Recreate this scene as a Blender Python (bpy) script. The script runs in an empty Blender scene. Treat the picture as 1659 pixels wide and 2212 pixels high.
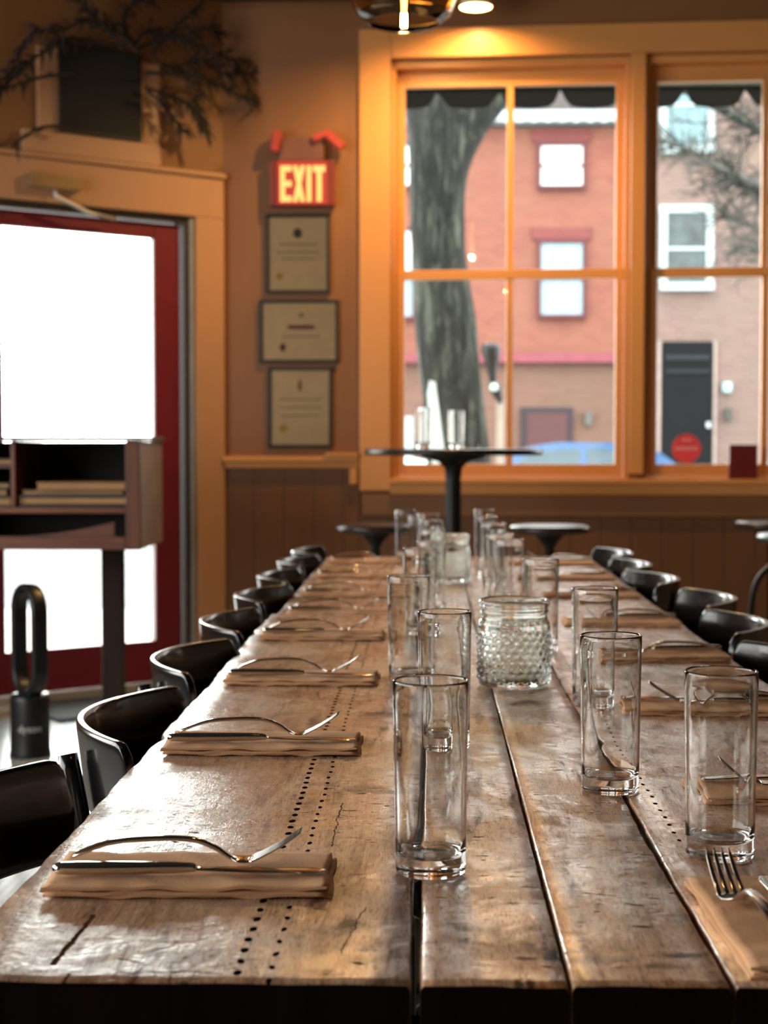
import bpy, bmesh, math, random
from mathutils import Vector, Matrix
R = math.radians
S = bpy.context.scene
COL = S.collection
rnd = random.Random(7)

# ------------------------------------------------------------------ camera
F = 3400.0
CZ = 1.115
YAW = math.atan(95.5 / F)
PIT = math.atan(146 / (F / math.cos(YAW)))
cd = bpy.data.cameras.new('camera')
cd.sensor_fit = 'VERTICAL'; cd.sensor_height = 24.0; cd.lens = 24.0 * F / 2212.0
cd.clip_start = 0.05; cd.clip_end = 300
cd.dof.use_dof = True; cd.dof.focus_distance = 1.62; cd.dof.aperture_fstop = (cd.lens / 1000) / 0.0072
cam = bpy.data.objects.new('camera', cd); COL.objects.link(cam)
cam.location = (0, 0, CZ); cam.rotation_euler = (R(90) - PIT, 0, YAW)
S.camera = cam

# ------------------------------------------------------------------ world, exposure
w = bpy.data.worlds.new('overcast'); S.world = w; w.use_nodes = True
bg = w.node_tree.nodes['Background']
bg.inputs[0].default_value = (1.0, 0.985, 0.95, 1)
# overcast sky, brighter where the sun stands behind the cloud (beyond the entrance door)
_t = w.node_tree; _tc = _t.nodes.new('ShaderNodeTexCoord'); _dp = _t.nodes.new('ShaderNodeVectorMath'); _dp.operation = 'DOT_PRODUCT'
_dp.inputs[1].default_value = Vector((-0.36, 0.90, 0.22)).normalized(); _t.links.new(_tc.outputs['Generated'], _dp.inputs[0])
_mr = _t.nodes.new('ShaderNodeMapRange'); _mr.interpolation_type = 'SMOOTHSTEP'
for _i, _v in enumerate((0.82, 0.99, 6.3, 24.0)): _mr.inputs[_i+1].default_value = _v
_t.links.new(_dp.outputs['Value'], _mr.inputs[0]); _t.links.new(_mr.outputs[0], bg.inputs[1])
S.view_settings.view_transform = 'Standard'; S.view_settings.look = 'None'
S.view_settings.gamma = 1; S.view_settings.use_curve_mapping = False
S.view_settings.exposure = 0.12
cy = S.cycles
cy.max_bounces = 14; cy.diffuse_bounces = 4; cy.glossy_bounces = 6; cy.transmission_bounces = 14
cy.transparent_max_bounces = 16
cy.sample_clamp_indirect = 6.0; cy.blur_glossy = 0.6; cy.use_denoising = True

def portal(name, loc, rot, sx, sz):
    l = bpy.data.lights.new(name, 'AREA'); l.shape = 'RECTANGLE'; l.size = sx; l.size_y = sz
    l.cycles.is_portal = True
    o = bpy.data.objects.new(name, l); COL.objects.link(o); o.location = loc; o.rotation_euler = rot
    return o
AX, AY = -0.955, 7.35           # corner between the door wall and the EXIT wall
BX, BY = -0.324, 7.35           # corner between the EXIT wall and the window wall
TH_D, TH_W = R(38), R(-3.7)
def wloc(u, y, z):              # window wall frame -> world
    return (BX + u*math.cos(TH_W) - y*math.sin(TH_W), BY + u*math.sin(TH_W) + y*math.cos(TH_W), z)
def dloc(u, y, z):
    return (AX + u*math.cos(TH_D) - y*math.sin(TH_D), AY + u*math.sin(TH_D) + y*math.cos(TH_D), z)
# area-light portals look into the room (light's -Z points inwards)
portal('daylight_window', wloc(1.28, 0.14, 1.9), (R(-90), 0, TH_W), 2.2, 1.9)
portal('daylight_door', dloc(-0.71, 0.12, 1.13), (R(-90), 0, TH_D), 0.8, 1.9)
portal('daylight_side', (-3.72, 1.8, 1.8), (R(90), 0, R(-90)), 5.8, 2.2)

# ------------------------------------------------------------------ projection helpers (a pixel of the photo on a real plane of the place)
def ray(x, y):
    a = (x-829.5)/F; b = -(y-1106)/F
    fw = Vector((-math.sin(YAW)*math.cos(PIT), math.cos(YAW)*math.cos(PIT), -math.sin(PIT)))
    rt = Vector((math.cos(YAW), math.sin(YAW), 0))
    return fw + a*rt + b*rt.cross(fw)
def P(x, y, Y):
    d = ray(x, y); t = Y/d.y
    return Vector((d.x*t, Y, CZ + d.z*t))
def H(x, y, z):
    d = ray(x, y); t = (z-CZ)/d.z
    return Vector((d.x*t, d.y*t, z))
def DW(x, y):                   # local (x, z) on the door wall
    d = ray(x, y); D = Vector((math.cos(TH_D), math.sin(TH_D)))
    det = -d.x*D.y + D.x*d.y
    t = (-AX*D.y + D.x*AY)/det
    q = Vector((d.x*t-AX, d.y*t-AY))
    return q.dot(D), CZ + d.z*t

# ------------------------------------------------------------------ materials
def lin(c):
    return tuple(((v/255)/12.92 if v/255 <= 0.04045 else ((v/255+0.055)/1.055)**2.4) for v in c)
class NT:
    def __init__(s, name):
        s.m = bpy.data.materials.new(name); s.m.use_nodes = True
        s.t = s.m.node_tree; s.p = s.t.nodes['Principled BSDF']; s.out = s.t.nodes['Material Output']
        s.co = None
    def n(s, typ, **kw):
        nd = s.t.nodes.new(typ)
        for k, v in kw.items(): setattr(nd, k, v)
        return nd
    def l(s, a, b): s.t.links.new(a, b)
    def coord(s, scale=(1, 1, 1)):
        if s.co is None: s.co = s.n('ShaderNodeTexCoord')
        mp = s.n('ShaderNodeMapping'); mp.inputs['Scale'].default_value = scale
        s.l(s.co.outputs['Object'], mp.inputs[0]); return mp.outputs[0]
    def noise(s, scale, detail=4, sc=(1, 1, 1), rough=0.5, dist=0):
        nd = s.n('ShaderNodeTexNoise'); nd.inputs['Scale'].default_value = scale
        nd.inputs['Detail'].default_value = detail; nd.inputs['Roughness'].default_value = rough
        nd.inputs['Distortion'].default_value = dist
        s.l(s.coord(sc), nd.inputs['Vector']); return nd.outputs['Fac']
    def ramp(s, fac, stops):
        r = s.n('ShaderNodeValToRGB'); el = r.color_ramp.elements
        while len(el) < len(stops): el.new(0.5)
        for e, (p, c) in zip(el, stops):
            e.position = p; e.color = (*c, 1) if len(c) == 3 else c
        s.l(fac, r.inputs[0]); return r.outputs[0]
    def mix(s, fac, a, b, mode='MIX'):
        m = s.n('ShaderNodeMix', data_type='RGBA', blend_type=mode)
        for sock, v in ((m.inputs['Factor'], fac), (m.inputs[6], a), (m.inputs[7], b)):
            if isinstance(v, (int, float)): sock.default_value = v
            elif isinstance(v, tuple): sock.default_value = (*v, 1) if len(v) == 3 else v
            else: s.l(v, sock)
        return m.outputs[2]
    def math(s, op, a, b=None, c=None, clamp=False):
        m = s.n('ShaderNodeMath', operation=op); m.use_clamp = clamp
        for i, v in enumerate((a, b, c)):
            if v is None: continue
            if isinstance(v, (int, float)): m.inputs[i].default_value = v
            else: s.l(v, m.inputs[i])
        return m.outputs[0]
    def bump(s, h, strength=0.3, dist=0.002, prev=None):
        b = s.n('ShaderNodeBump'); b.inputs['Strength'].default_value = strength; b.inputs['Distance'].default_value = dist
        s.l(h, b.inputs['Height'])
        if prev is not None: s.l(prev, b.inputs['Normal'])
        s.l(b.outputs[0], s.p.inputs['Normal']); return b.outputs[0]
    def base(s, v):
        if isinstance(v, tuple): s.p.inputs['Base Color'].default_value = (*v, 1)
        else: s.l(v, s.p.inputs['Base Color'])

def simple(name, rgb, rough=0.5, metal=0.0, var=0.12, nscale=8, bump=0.0, coat=0.0, spec=None):
    t = NT(name); c = lin(rgb)
    f = t.noise(nscale, 5)
    t.base(t.ramp(f, [(0.3, tuple(v*(1-var) for v in c)), (0.7, tuple(min(1, v*(1+var)) for v in c))]))
    t.p.inputs['Roughness'].default_value = rough; t.p.inputs['Metallic'].default_value = metal
    t.p.inputs['Coat Weight'].default_value = coat
    if spec is not None: t.p.inputs['Specular IOR Level'].default_value = spec
    if bump: t.bump(t.noise(nscale*6, 6), bump, 0.002)
    return t.m

def wood(name, dark, light, rough=0.45, axis=1, scale=1.0, seed=0.0):
    t = NT(name); sc = [14*scale]*3; sc[axis] = 1.2*scale
    g = t.noise(3, 8, tuple(sc), 0.6, 0.6)
    t.base(t.ramp(g, [(0.3, lin(dark)), (0.7, lin(light))]))
    t.p.inputs['Roughness'].default_value = rough
    t.bump(g, 0.25, 0.002)
    return t.m

def glass_mat(name, tint=(0.97, 0.985, 0.98), ior=1.5, rough=0.0):
    t = NT(name); t.p.inputs['Base Color'].default_value = (*tint, 1)
    t.p.inputs['Transmission Weight'].default_value = 1; t.p.inputs['IOR'].default_value = ior
    t.p.inputs['Roughness'].default_value = rough
    return t.m
def pane_mat(name, tint=(0.96, 0.99, 0.98), refl=1.0):
    t = NT(name); t.t.nodes.remove(t.p)
    tr = t.n('ShaderNodeBsdfTransparent'); tr.inputs[0].default_value = (*tint, 1)
    gl = t.n('ShaderNodeBsdfGlossy'); gl.inputs['Roughness'].default_value = 0.02
    fr = t.n('ShaderNodeFresnel'); fr.inputs[0].default_value = 1.45
    k = t.math('MULTIPLY', fr.outputs[0], refl)
    mx = t.n('ShaderNodeMixShader'); t.l(k, mx.inputs[0]); t.l(tr.outputs[0], mx.inputs[1]); t.l(gl.outputs[0], mx.inputs[2])
    t.l(mx.outputs[0], t.out.inputs[0]); return t.m
def emit(name, rgb, strength):
    t = NT(name); t.base((0.02, 0.02, 0.02)); t.p.inputs['Emission Color'].default_value = (*rgb, 1)
    t.p.inputs['Emission Strength'].default_value = strength; return t.m

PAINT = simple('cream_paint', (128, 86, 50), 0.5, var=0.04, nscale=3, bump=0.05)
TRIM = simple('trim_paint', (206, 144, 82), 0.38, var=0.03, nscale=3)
TRIM2 = simple('lamp_dulled_door_trim', (176, 134, 100), 0.45, var=0.03, nscale=3)  # trim colour dulled to offset the orange lamplight on the door casing
def wainscot_mat():
    t = NT('wainscot_paint'); c = lin((112, 74, 42))
    sep = t.n('ShaderNodeSeparateXYZ'); t.l(t.coord(), sep.inputs[0])
    fr = t.math('FRACT', t.math('MULTIPLY', sep.outputs[0], 1/0.14))
    d = t.math('ABSOLUTE', t.math('SUBTRACT', fr, 0.5))
    gr = t.math('GREATER_THAN', d, 0.47)
    t.base(t.mix(gr, t.ramp(t.noise(5, 4, (4, 4, 1)), [(0.3, tuple(v*.9 for v in c)), (0.7, c)]), tuple(v*.6 for v in c)))
    t.p.inputs['Roughness'].default_value = 0.5
    t.bump(t.math('SUBTRACT', 1.0, gr), 0.6, 0.004); return t.m
WAINS = wainscot_mat()
CEIL = simple('dark_ceiling', (38, 30, 26), 0.9)
DARKWALL = simple('dim_plaster', (120, 96, 74), 0.8)
def floor_mat():
    t = NT('penny_tile'); v = t.n('ShaderNodeTexVoronoi', feature='DISTANCE_TO_EDGE'); v.inputs['Scale'].default_value = 38
    v.inputs['Randomness'].default_value = 0.15
    t.l(t.coord(), v.inputs['Vector'])
    k = t.math('GREATER_THAN', v.outputs['Distance'], 0.07)
    t.base(t.mix(k, lin((52, 48, 44)), t.ramp(t.noise(1.2, 5), [(0.3, lin((150, 154, 154))), (0.7, lin((196, 200, 198)))])))
    t.p.inputs['Roughness'].default_value = 0.22
    t.bump(k, 0.5, 0.002); return t.m
FLOOR = floor_mat()
BLACK = simple('black_lacquer', (14, 14, 15), 0.2, var=0.2, coat=0.35)
BLACKM = simple('black_iron', (16, 16, 17), 0.42, metal=0.3, var=0.2)
BLACKP = simple('black_plastic', (18, 21, 24), 0.38, var=0.2)
RED = simple('dark_red_paint', (106, 25, 38), 0.4, var=0.08)
JAMB = simple('dark_jamb', (54, 44, 38), 0.5)
STEELSTRIP = simple('pale_metal_strip', (190, 196, 200), 0.35, metal=0.6)
STEEL = simple('polished_steel', (205, 200, 192), 0.09, metal=1.0, var=0.03, nscale=30)
PAPER = simple('kraft_napkin_paper', (210, 162, 120), 0.85, var=0.06, nscale=60, bump=0.25)
GLASS = glass_mat('clear_glass')
JARG = glass_mat('greenish_jar_glass', (0.93, 0.985, 0.955), 1.5)
AMBER = glass_mat('amber_glass', (0.95, 0.72, 0.42), 1.3)
PANE = pane_mat('window_pane')
FRAMEB = simple('black_frame_wood', (34, 30, 24), 0.45)
DOC = simple('aged_document_paper', (222, 180, 134), 0.6, var=0.06, nscale=20)
WALNUT = wood('reddish_walnut', (66, 34, 20), (122, 66, 38), 0.42, 0, 0.8)
WALNUTV = wood('reddish_walnut_upright', (66, 34, 20), (118, 64, 38), 0.42, 2, 0.8)
GREYWOOD = simple('worn_grey_panel', (120, 104, 96), 0.6, var=0.2, nscale=10)

# ------------------------------------------------------------------ mesh builder
class MB:
    def __init__(s): s.bm = bmesh.new()
    def face(s, vs):
        try: return s.bm.faces.new(vs)
        except ValueError: return None
    def box(s, a, b, bevel=0.0, mi=0):
        a, b = Vector(a), Vector(b); t = bmesh.new()
        bmesh.ops.create_cube(t, size=1)
        for v in t.verts:
            v.co = Vector(((a.x+b.x)/2 + v.co.x*abs(b.x-a.x), (a.y+b.y)/2 + v.co.y*abs(b.y-a.y), (a.z+b.z)/2 + v.co.z*abs(b.z-a.z)))
        if bevel: bmesh.ops.bevel(t, geom=t.edges[:], offset=bevel, segments=2, profile=0.6, affect='EDGES')
        s.merge(t, mi=mi); return s
    def merge(s, t, M=None, mi=0):
        mp = {}
        for v in t.verts: mp[v] = s.bm.verts.new(M @ v.co if M is not None else v.co)
        for f in t.faces:
            nf = s.face([mp[v] for v in f.verts])
            if nf: nf.material_index = mi; nf.smooth = f.smooth
        t.free()
    def rings(s, rings, closed=True, cap=True, smooth=True, mi=0, capsmooth=False):
        rr = [[s.bm.verts.new(p) for p in r] for r in rings]
        n = len(rr[0])
        for i in range(len(rr)-1):
            for j in range(n if closed else n-1):
                k = (j+1) % n
                f = s.face([rr[i][j], rr[i][k], rr[i+1][k], rr[i+1][j]])
                if f: f.smooth = smooth; f.material_index = mi
        if cap and closed:
            for r in (rr[0][::-1], rr[-1]):
                f = s.face(r)
                if f: f.smooth = capsmooth; f.material_index = mi
        return s
    def lathe(s, prof, seg=32, c=(0, 0, 0), closed_prof=False, mi=0, fn=None):
        c = Vector(c); rr = []
        for i, (r, z) in enumerate(prof):
            ring = []
            for k in range(seg):
                a = 2*math.pi*k/seg
                q = fn(i, a, r, z) if fn else r
                ring.append(c + Vector((q*math.cos(a), q*math.sin(a), z)))
            rr.append(ring)
        vs = []
        for i, r in enumerate(rr):
            if prof[i][0] < 1e-6: vs.append([s.bm.verts.new(r[0])])
            else: vs.append([s.bm.verts.new(p) for p in r])
        m = len(vs); rngs = range(m if closed_prof else m-1)
        for i in rngs:
            a, b = vs[i], vs[(i+1) % m]
            for k in range(seg):
                l = (k+1) % seg
                if len(a) == 1 and len(b) == 1: continue
                if len(a) == 1: f = s.face([a[0], b[l], b[k]])
                elif len(b) == 1: f = s.face([a[k], a[l], b[0]])
                else: f = s.face([a[k], a[l], b[l], b[k]])
                if f: f.smooth = True; f.material_index = mi
        return s
    def tube(s, pts, r, seg=10, mi=0, taper=None):
        pts = [Vector(p) for p in pts]; n = len(pts); rr = []
        up = Vector((0, 0, 1)); prevx = None
        for i, p in enumerate(pts):
            d = (pts[min(i+1, n-1)] - pts[max(i-1, 0)]).normalized()
            if prevx is None:
                a = up if abs(d.dot(up)) < 0.95 else Vector((1, 0, 0))
                x = (a - d*a.dot(d)).normalized()
            else: x = (prevx - d*prevx.dot(d)).normalized()
            prevx = x; y = d.cross(x)
            q = r[i] if isinstance(r, (list, tuple)) else r
            rr.append([p + q*(math.cos(2*math.pi*k/seg)*x + math.sin(2*math.pi*k/seg)*y) for k in range(seg)])
        return s.rings(rr, mi=mi)
    def poly(s, pts, y0, y1, mi=0):     # extrude an (x, z) outline along y
        a = [s.bm.verts.new((x, y0, z)) for x, z in pts]; b = [s.bm.verts.new((x, y1, z)) for x, z in pts]
        n = len(pts); s.face(a); s.face(b[::-1])
        for i in range(n): s.face([a[i], b[i], b[(i+1) % n], a[(i+1) % n]])
        for f in s.bm.faces[-(n+2):] if False else []: f.material_index = mi
        return s
    def build(s, name, mat, parent=None, loc=None, rotz=0.0, recalc=True):
        if recalc: bmesh.ops.recalc_face_normals(s.bm, faces=s.bm.faces[:])
        me = bpy.data.meshes.new(name); s.bm.to_mesh(me); s.bm.free()
        for m in (mat if isinstance(mat, list) else [mat]): me.materials.append(m)
        o = bpy.data.objects.new(name, me); COL.objects.link(o)
        if parent is not None: o.parent = parent
        if loc is not None: o.location = loc
        if rotz: o.rotation_euler = (0, 0, rotz)
        return o
def tag(o, label, cat, group=None):
    o['label'] = label; o['category'] = cat
    if group: o['group'] = group
    return o
def struct(o, label=None):
    o['kind'] = 'structure'
    if label: o['label'] = label
    return o
def thing(name, label=None, cat=None, loc=(0, 0, 0), rotz=0.0, group=None):
    o = bpy.data.objects.new(name, None); COL.objects.link(o); o.empty_display_size = 0.05
    o.location = loc; o.rotation_euler = (0, 0, rotz)
    if label: tag(o, label, cat, group)
    return o
def dup(o, loc, rotz, label, group=None):
    def cp(a, par):
        c = a.copy(); COL.objects.link(c)
        if par is not None: c.parent = par
        for ch in list(a.children): cp(ch, c)
        return c
    r = cp(o, None); r.location = loc; r.rotation_euler = (0, 0, rotz); r['label'] = label
    if group: r['group'] = group
    return r
def smooth_path(pts, n=6):
    pts = [Vector(p) for p in pts]; out = []
    for i in range(len(pts)-1):
        p0 = pts[max(i-1, 0)]; p1 = pts[i]; p2 = pts[i+1]; p3 = pts[min(i+2, len(pts)-1)]
        for k in range(n):
            t = k/n
            out.append(0.5*((2*p1) + (p2-p0)*t + (2*p0-5*p1+4*p2-p3)*t*t + (3*p1-p0-3*p2+p3)*t**3))
    out.append(pts[-1]); return out
ORD = ['nearest', 'second', 'third', 'fourth', 'fifth', 'sixth', 'seventh', 'eighth', 'ninth']

# ================================================================== ROOM SHELL
ZC = 3.16
def wall_quad(name, mat, a, b, z0=0.0, z1=ZC, t=0.12, holes=(), back=None):
    """wall from a to b (room on its right-hand side seen from above is -y local); holes = (u0,u1,z0,z1)"""
    a, b = Vector(a), Vector(b); L = (b-a).length; ang = math.atan2(b.y-a.y, b.x-a.x)
    us = sorted({0, L, *[h[0] for h in holes], *[h[1] for h in holes]})
    zs = sorted({z0, z1, *[h[2] for h in holes], *[h[3] for h in holes]})
    m = MB()
    for i in range(len(us)-1):
        for j in range(len(zs)-1):
            cu, cz = (us[i]+us[i+1])/2, (zs[j]+zs[j+1])/2
            if any(h[0] < cu < h[1] and h[2] < cz < h[3] for h in holes): continue
            m.box((us[i], 0, zs[j]), (us[i+1], t, zs[j+1]))
    bmesh.ops.remove_doubles(m.bm, verts=m.bm.verts[:], dist=1e-5)
    o = m.build(name, mat, None, (a.x, a.y, 0), ang)
    return struct(o)
WEND = 4.2
wC = wloc(WEND, 0, 0)
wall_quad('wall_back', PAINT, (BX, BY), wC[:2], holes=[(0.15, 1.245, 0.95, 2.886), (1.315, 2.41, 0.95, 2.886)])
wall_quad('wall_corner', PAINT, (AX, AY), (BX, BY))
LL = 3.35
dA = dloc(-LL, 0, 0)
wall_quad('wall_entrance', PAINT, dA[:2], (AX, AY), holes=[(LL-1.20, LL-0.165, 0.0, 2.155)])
wall_quad('wall_left', DARKWALL, (dA[0], -3.0), dA[:2], holes=[(1.9, 7.7, 0.7, 2.9)])
wall_quad('wall_right', DARKWALL, wC[:2], (wC[0], -3.0))
wall_quad('wall_front', DARKWALL, (wC[0], -3.0), (dA[0], -3.0))
poly = [(dA[0], -3.0), (wC[0], -3.0), wC[:2], (BX, BY), (AX, AY), dA[:2]]
def slab(name, mat, z0, z1, grow):
    m = MB(); c = Vector((0.2, 2.0))
    pts = [c + (Vector(p)-c)*(1+grow) for p in poly]
    a = [m.bm.verts.new((p.x, p.y, z0)) for p in pts]; b = [m.bm.verts.new((p.x, p.y, z1)) for p in pts]
    m.face(a); m.face(b)
    for i in range(len(a)): m.face([a[i], a[(i+1) % len(a)], b[(i+1) % len(a)], b[i]])
    return struct(m.build(name, mat))
slab('floor', FLOOR, -0.12, 0.0, 0.02)
slab('ceiling', CEIL, ZC, ZC+0.12, 0.03)
# dark beam and pipes close to the ceiling
m = MB(); m.box((-3.0, 6.95, 3.10), (0.1, 7.08, ZC)); struct(m.build('trim_1', CEIL), 'dark ceiling beam')
# window wall trim (local frame: x along the wall, -y into the room)
tr = lambda nm, boxes, mat=TRIM, loc=(BX, BY, 0), rz=TH_W, bv=0.004: struct((lambda m: ([m.box(a, b, bv) for a, b in boxes], m.build(nm, mat, None, loc, rz))[1])(MB()))
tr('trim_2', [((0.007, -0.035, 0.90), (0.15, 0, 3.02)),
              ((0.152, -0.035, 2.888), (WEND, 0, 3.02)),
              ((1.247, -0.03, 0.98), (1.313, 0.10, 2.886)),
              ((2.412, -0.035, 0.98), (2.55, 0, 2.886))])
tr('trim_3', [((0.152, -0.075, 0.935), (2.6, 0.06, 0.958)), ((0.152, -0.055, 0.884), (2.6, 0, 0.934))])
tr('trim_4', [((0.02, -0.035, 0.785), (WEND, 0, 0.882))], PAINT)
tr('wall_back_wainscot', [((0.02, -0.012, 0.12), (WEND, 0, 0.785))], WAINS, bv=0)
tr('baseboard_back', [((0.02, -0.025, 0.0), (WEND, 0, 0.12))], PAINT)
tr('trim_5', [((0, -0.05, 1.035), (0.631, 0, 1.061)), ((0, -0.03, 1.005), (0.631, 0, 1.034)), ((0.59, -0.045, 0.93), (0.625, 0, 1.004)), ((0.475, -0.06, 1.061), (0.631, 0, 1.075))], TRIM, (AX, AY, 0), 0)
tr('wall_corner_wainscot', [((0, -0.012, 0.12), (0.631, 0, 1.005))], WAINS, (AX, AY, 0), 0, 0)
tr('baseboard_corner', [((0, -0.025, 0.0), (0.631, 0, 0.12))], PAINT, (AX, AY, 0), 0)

# ---- windows (double hung, one vertical glazing bar per sash)
def window(idx, u0, label):
    root = struct(thing('window_%d' % idx, None, None, wloc(u0, 0, 0), TH_W), label)
    # frame lining
    m = MB()
    m.box((0.001, 0.015, 0.952), (0.022, 0.119, 2.884), 0.002); m.box((1.073, 0.015, 0.952), (1.094, 0.119, 2.884), 0.002)
    m.box((0.023, 0.015, 2.85), (1.072, 0.119, 2.884), 0.002); m.box((0.023, 0.015, 0.952), (1.072, 0.119, 0.968), 0.002)
    m.build('window_frame', TRIM, root)
    for nm, z0, z1, y0, tb, bb in (('upper_sash', 1.885, 2.849, 0.078, 0.072, 0.04), ('lower_sash', 0.969, 1.925, 0.036, 0.044, 0.055)):
        m = MB(); a, b = 0.024, 1.071; st = 0.036
        m.box((a, y0, z0), (a+st, y0+0.035, z1), 0.003); m.box((b-st, y0, z0), (b, y0+0.035, z1), 0.003)
        m.box((a+st, y0, z0), (b-st, y0+0.035, z0+bb), 0.003); m.box((a+st, y0, z1-tb), (b-st, y0+0.035, z1), 0.003)
        cu = 0.549
        m.box((cu-0.016, y0+0.004, z0+bb), (cu+0.016, y0+0.031, z1-tb), 0.003)
        s = m.build(nm, TRIM, root)
        m = MB(); m.box((a+st-0.004, y0+0.015, z0+bb-0.004), (b-st+0.004, y0+0.019, z1-tb+0.004))
        m.build('window_pane', PANE, s)
window(1, 0.15, 'left double-hung window in orange-lit trim')
window(2, 1.315, 'right double-hung window cut by the frame')
# side window, outside the frame, where the room's other daylight comes in
root = struct(thing('window_3', None, None, (dA[0]-0.06, 1.8, 0.7), R(90)))
m = MB()
for x in (-2.9, -1.46, 0.0, 1.42, 2.85): m.box((x, -0.03, 0.001), (x+0.05, 0.03, 2.199))
m.box((-2.9, -0.03, 0.001), (2.9, 0.03, 0.05)); m.box((-2.9, -0.03, 2.15), (2.9, 0.03, 2.199))
m.build('window_frame', TRIM, root)

# ---- entrance door (local frame: x along the wall towards the corner, -y into the room)
tr('trim_6', [((-0.16, -0.03, 0.0), (-0.012, 0, 2.155)), ((-1.34, -0.03, 2.157), (-0.012, 0, 2.34)), ((-1.34, -0.03, 0.0), (-1.2, 0, 2.155)),
              ((-1.36, -0.045, 2.342), (-0.005, 0, 2.362))], TRIM2, (AX, AY, 0), TH_D)
tr('trim_7', [((-0.925, -0.025, 2.46), (-0.34, 0, 2.82)), ((-1.0, -0.04, 2.364), (-0.345, 0, 2.458))], TRIM2, (AX, AY, 0), TH_D)
root = struct(thing('door_1', None, None, dloc(0, 0, 0), TH_D), 'dark red entrance door with a tall bright glass pane')
m = MB(); m.box((-0.205, 0.0, 0), (-0.166, 0.10, 2.153), 0.003); m.box((-1.199, 0.0, 0), (-1.165, 0.10, 2.153), 0.003)
m.box((-0.208, 0.0, 2.125), (-1.163, 0.10, 2.153), 0.003); m.build('door_frame', JAMB, root)
m = MB(); m.box((-0.182, -0.012, 0), (-0.166, -0.001, 2.15), 0.002); m.build('daylight_strip', STEELSTRIP, root)  # pale strip put in for the bright line of daylight along the jamb
m = MB()
m.box((-0.345, 0.03, 0.03), (-0.215, 0.075, 2.12), 0.004); m.box((-1.16, 0.03, 0.03), (-1.075, 0.075, 2.12), 0.004)
m.box((-1.074, 0.03, 2.05), (-0.346, 0.075, 2.12), 0.004); m.box((-1.074, 0.03, 0.03), (-0.346, 0.075, 0.217), 0.004)
leaf = m.build('door_leaf', RED, root)
m = MB(); m.box((-1.074, 0.05, 0.217), (-0.346, 0.056, 2.05)); m.build('door_pane', PANE, leaf)
m = MB(); m.box((-1.145, 0.0, 1.0), (-1.095, 0.029, 1.12), 0.006); m.tube([(-1.12, 0.0, 1.05), (-1.12, -0.05, 1.05), (-1.12, -0.05, 1.15)], 0.008)
m.build('door_handle', STEELSTRIP, leaf)
m = MB(); m.box((-1.164, -0.03, 0.0), (-0.206, 0.11, 0.028), 0.004); m.build('threshold', simple('threshold_metal', (176, 170, 160), 0.35, 0.5), root)
# door closer box above the door
t = thing('door_closer', 'tan box of a door closer on the casing above the red door', 'door closer', dloc(-0.87, -0.03, 2.21), TH_D)
m = MB(); m.box((-0.12, -0.045, 0), (0.12, -0.001, 0.062), 0.006); m.build('closer_body', simple('tan_metal', (148, 122, 84), 0.4, 0.3), t)
m = MB(); m.tube([(0.0, -0.03, 0.0), (0.0, -0.035, -0.03), (0.16, -0.02, -0.085), (0.3, 0.0, -0.10)], 0.009); m.build('closer_arm', STEELSTRIP, t)

# door mat
m = MB(); m.box((-1.10, -0.56, 0.001), (-0.25, -0.10, 0.012), 0.004)
tag(m.build('door_mat', simple('charcoal_mat', (44, 48, 54), 0.9, bump=0.5, nscale=30), None, dloc(0, 0, 0), TH_D), 'charcoal mat on the floor inside the red door', 'mat')
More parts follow.
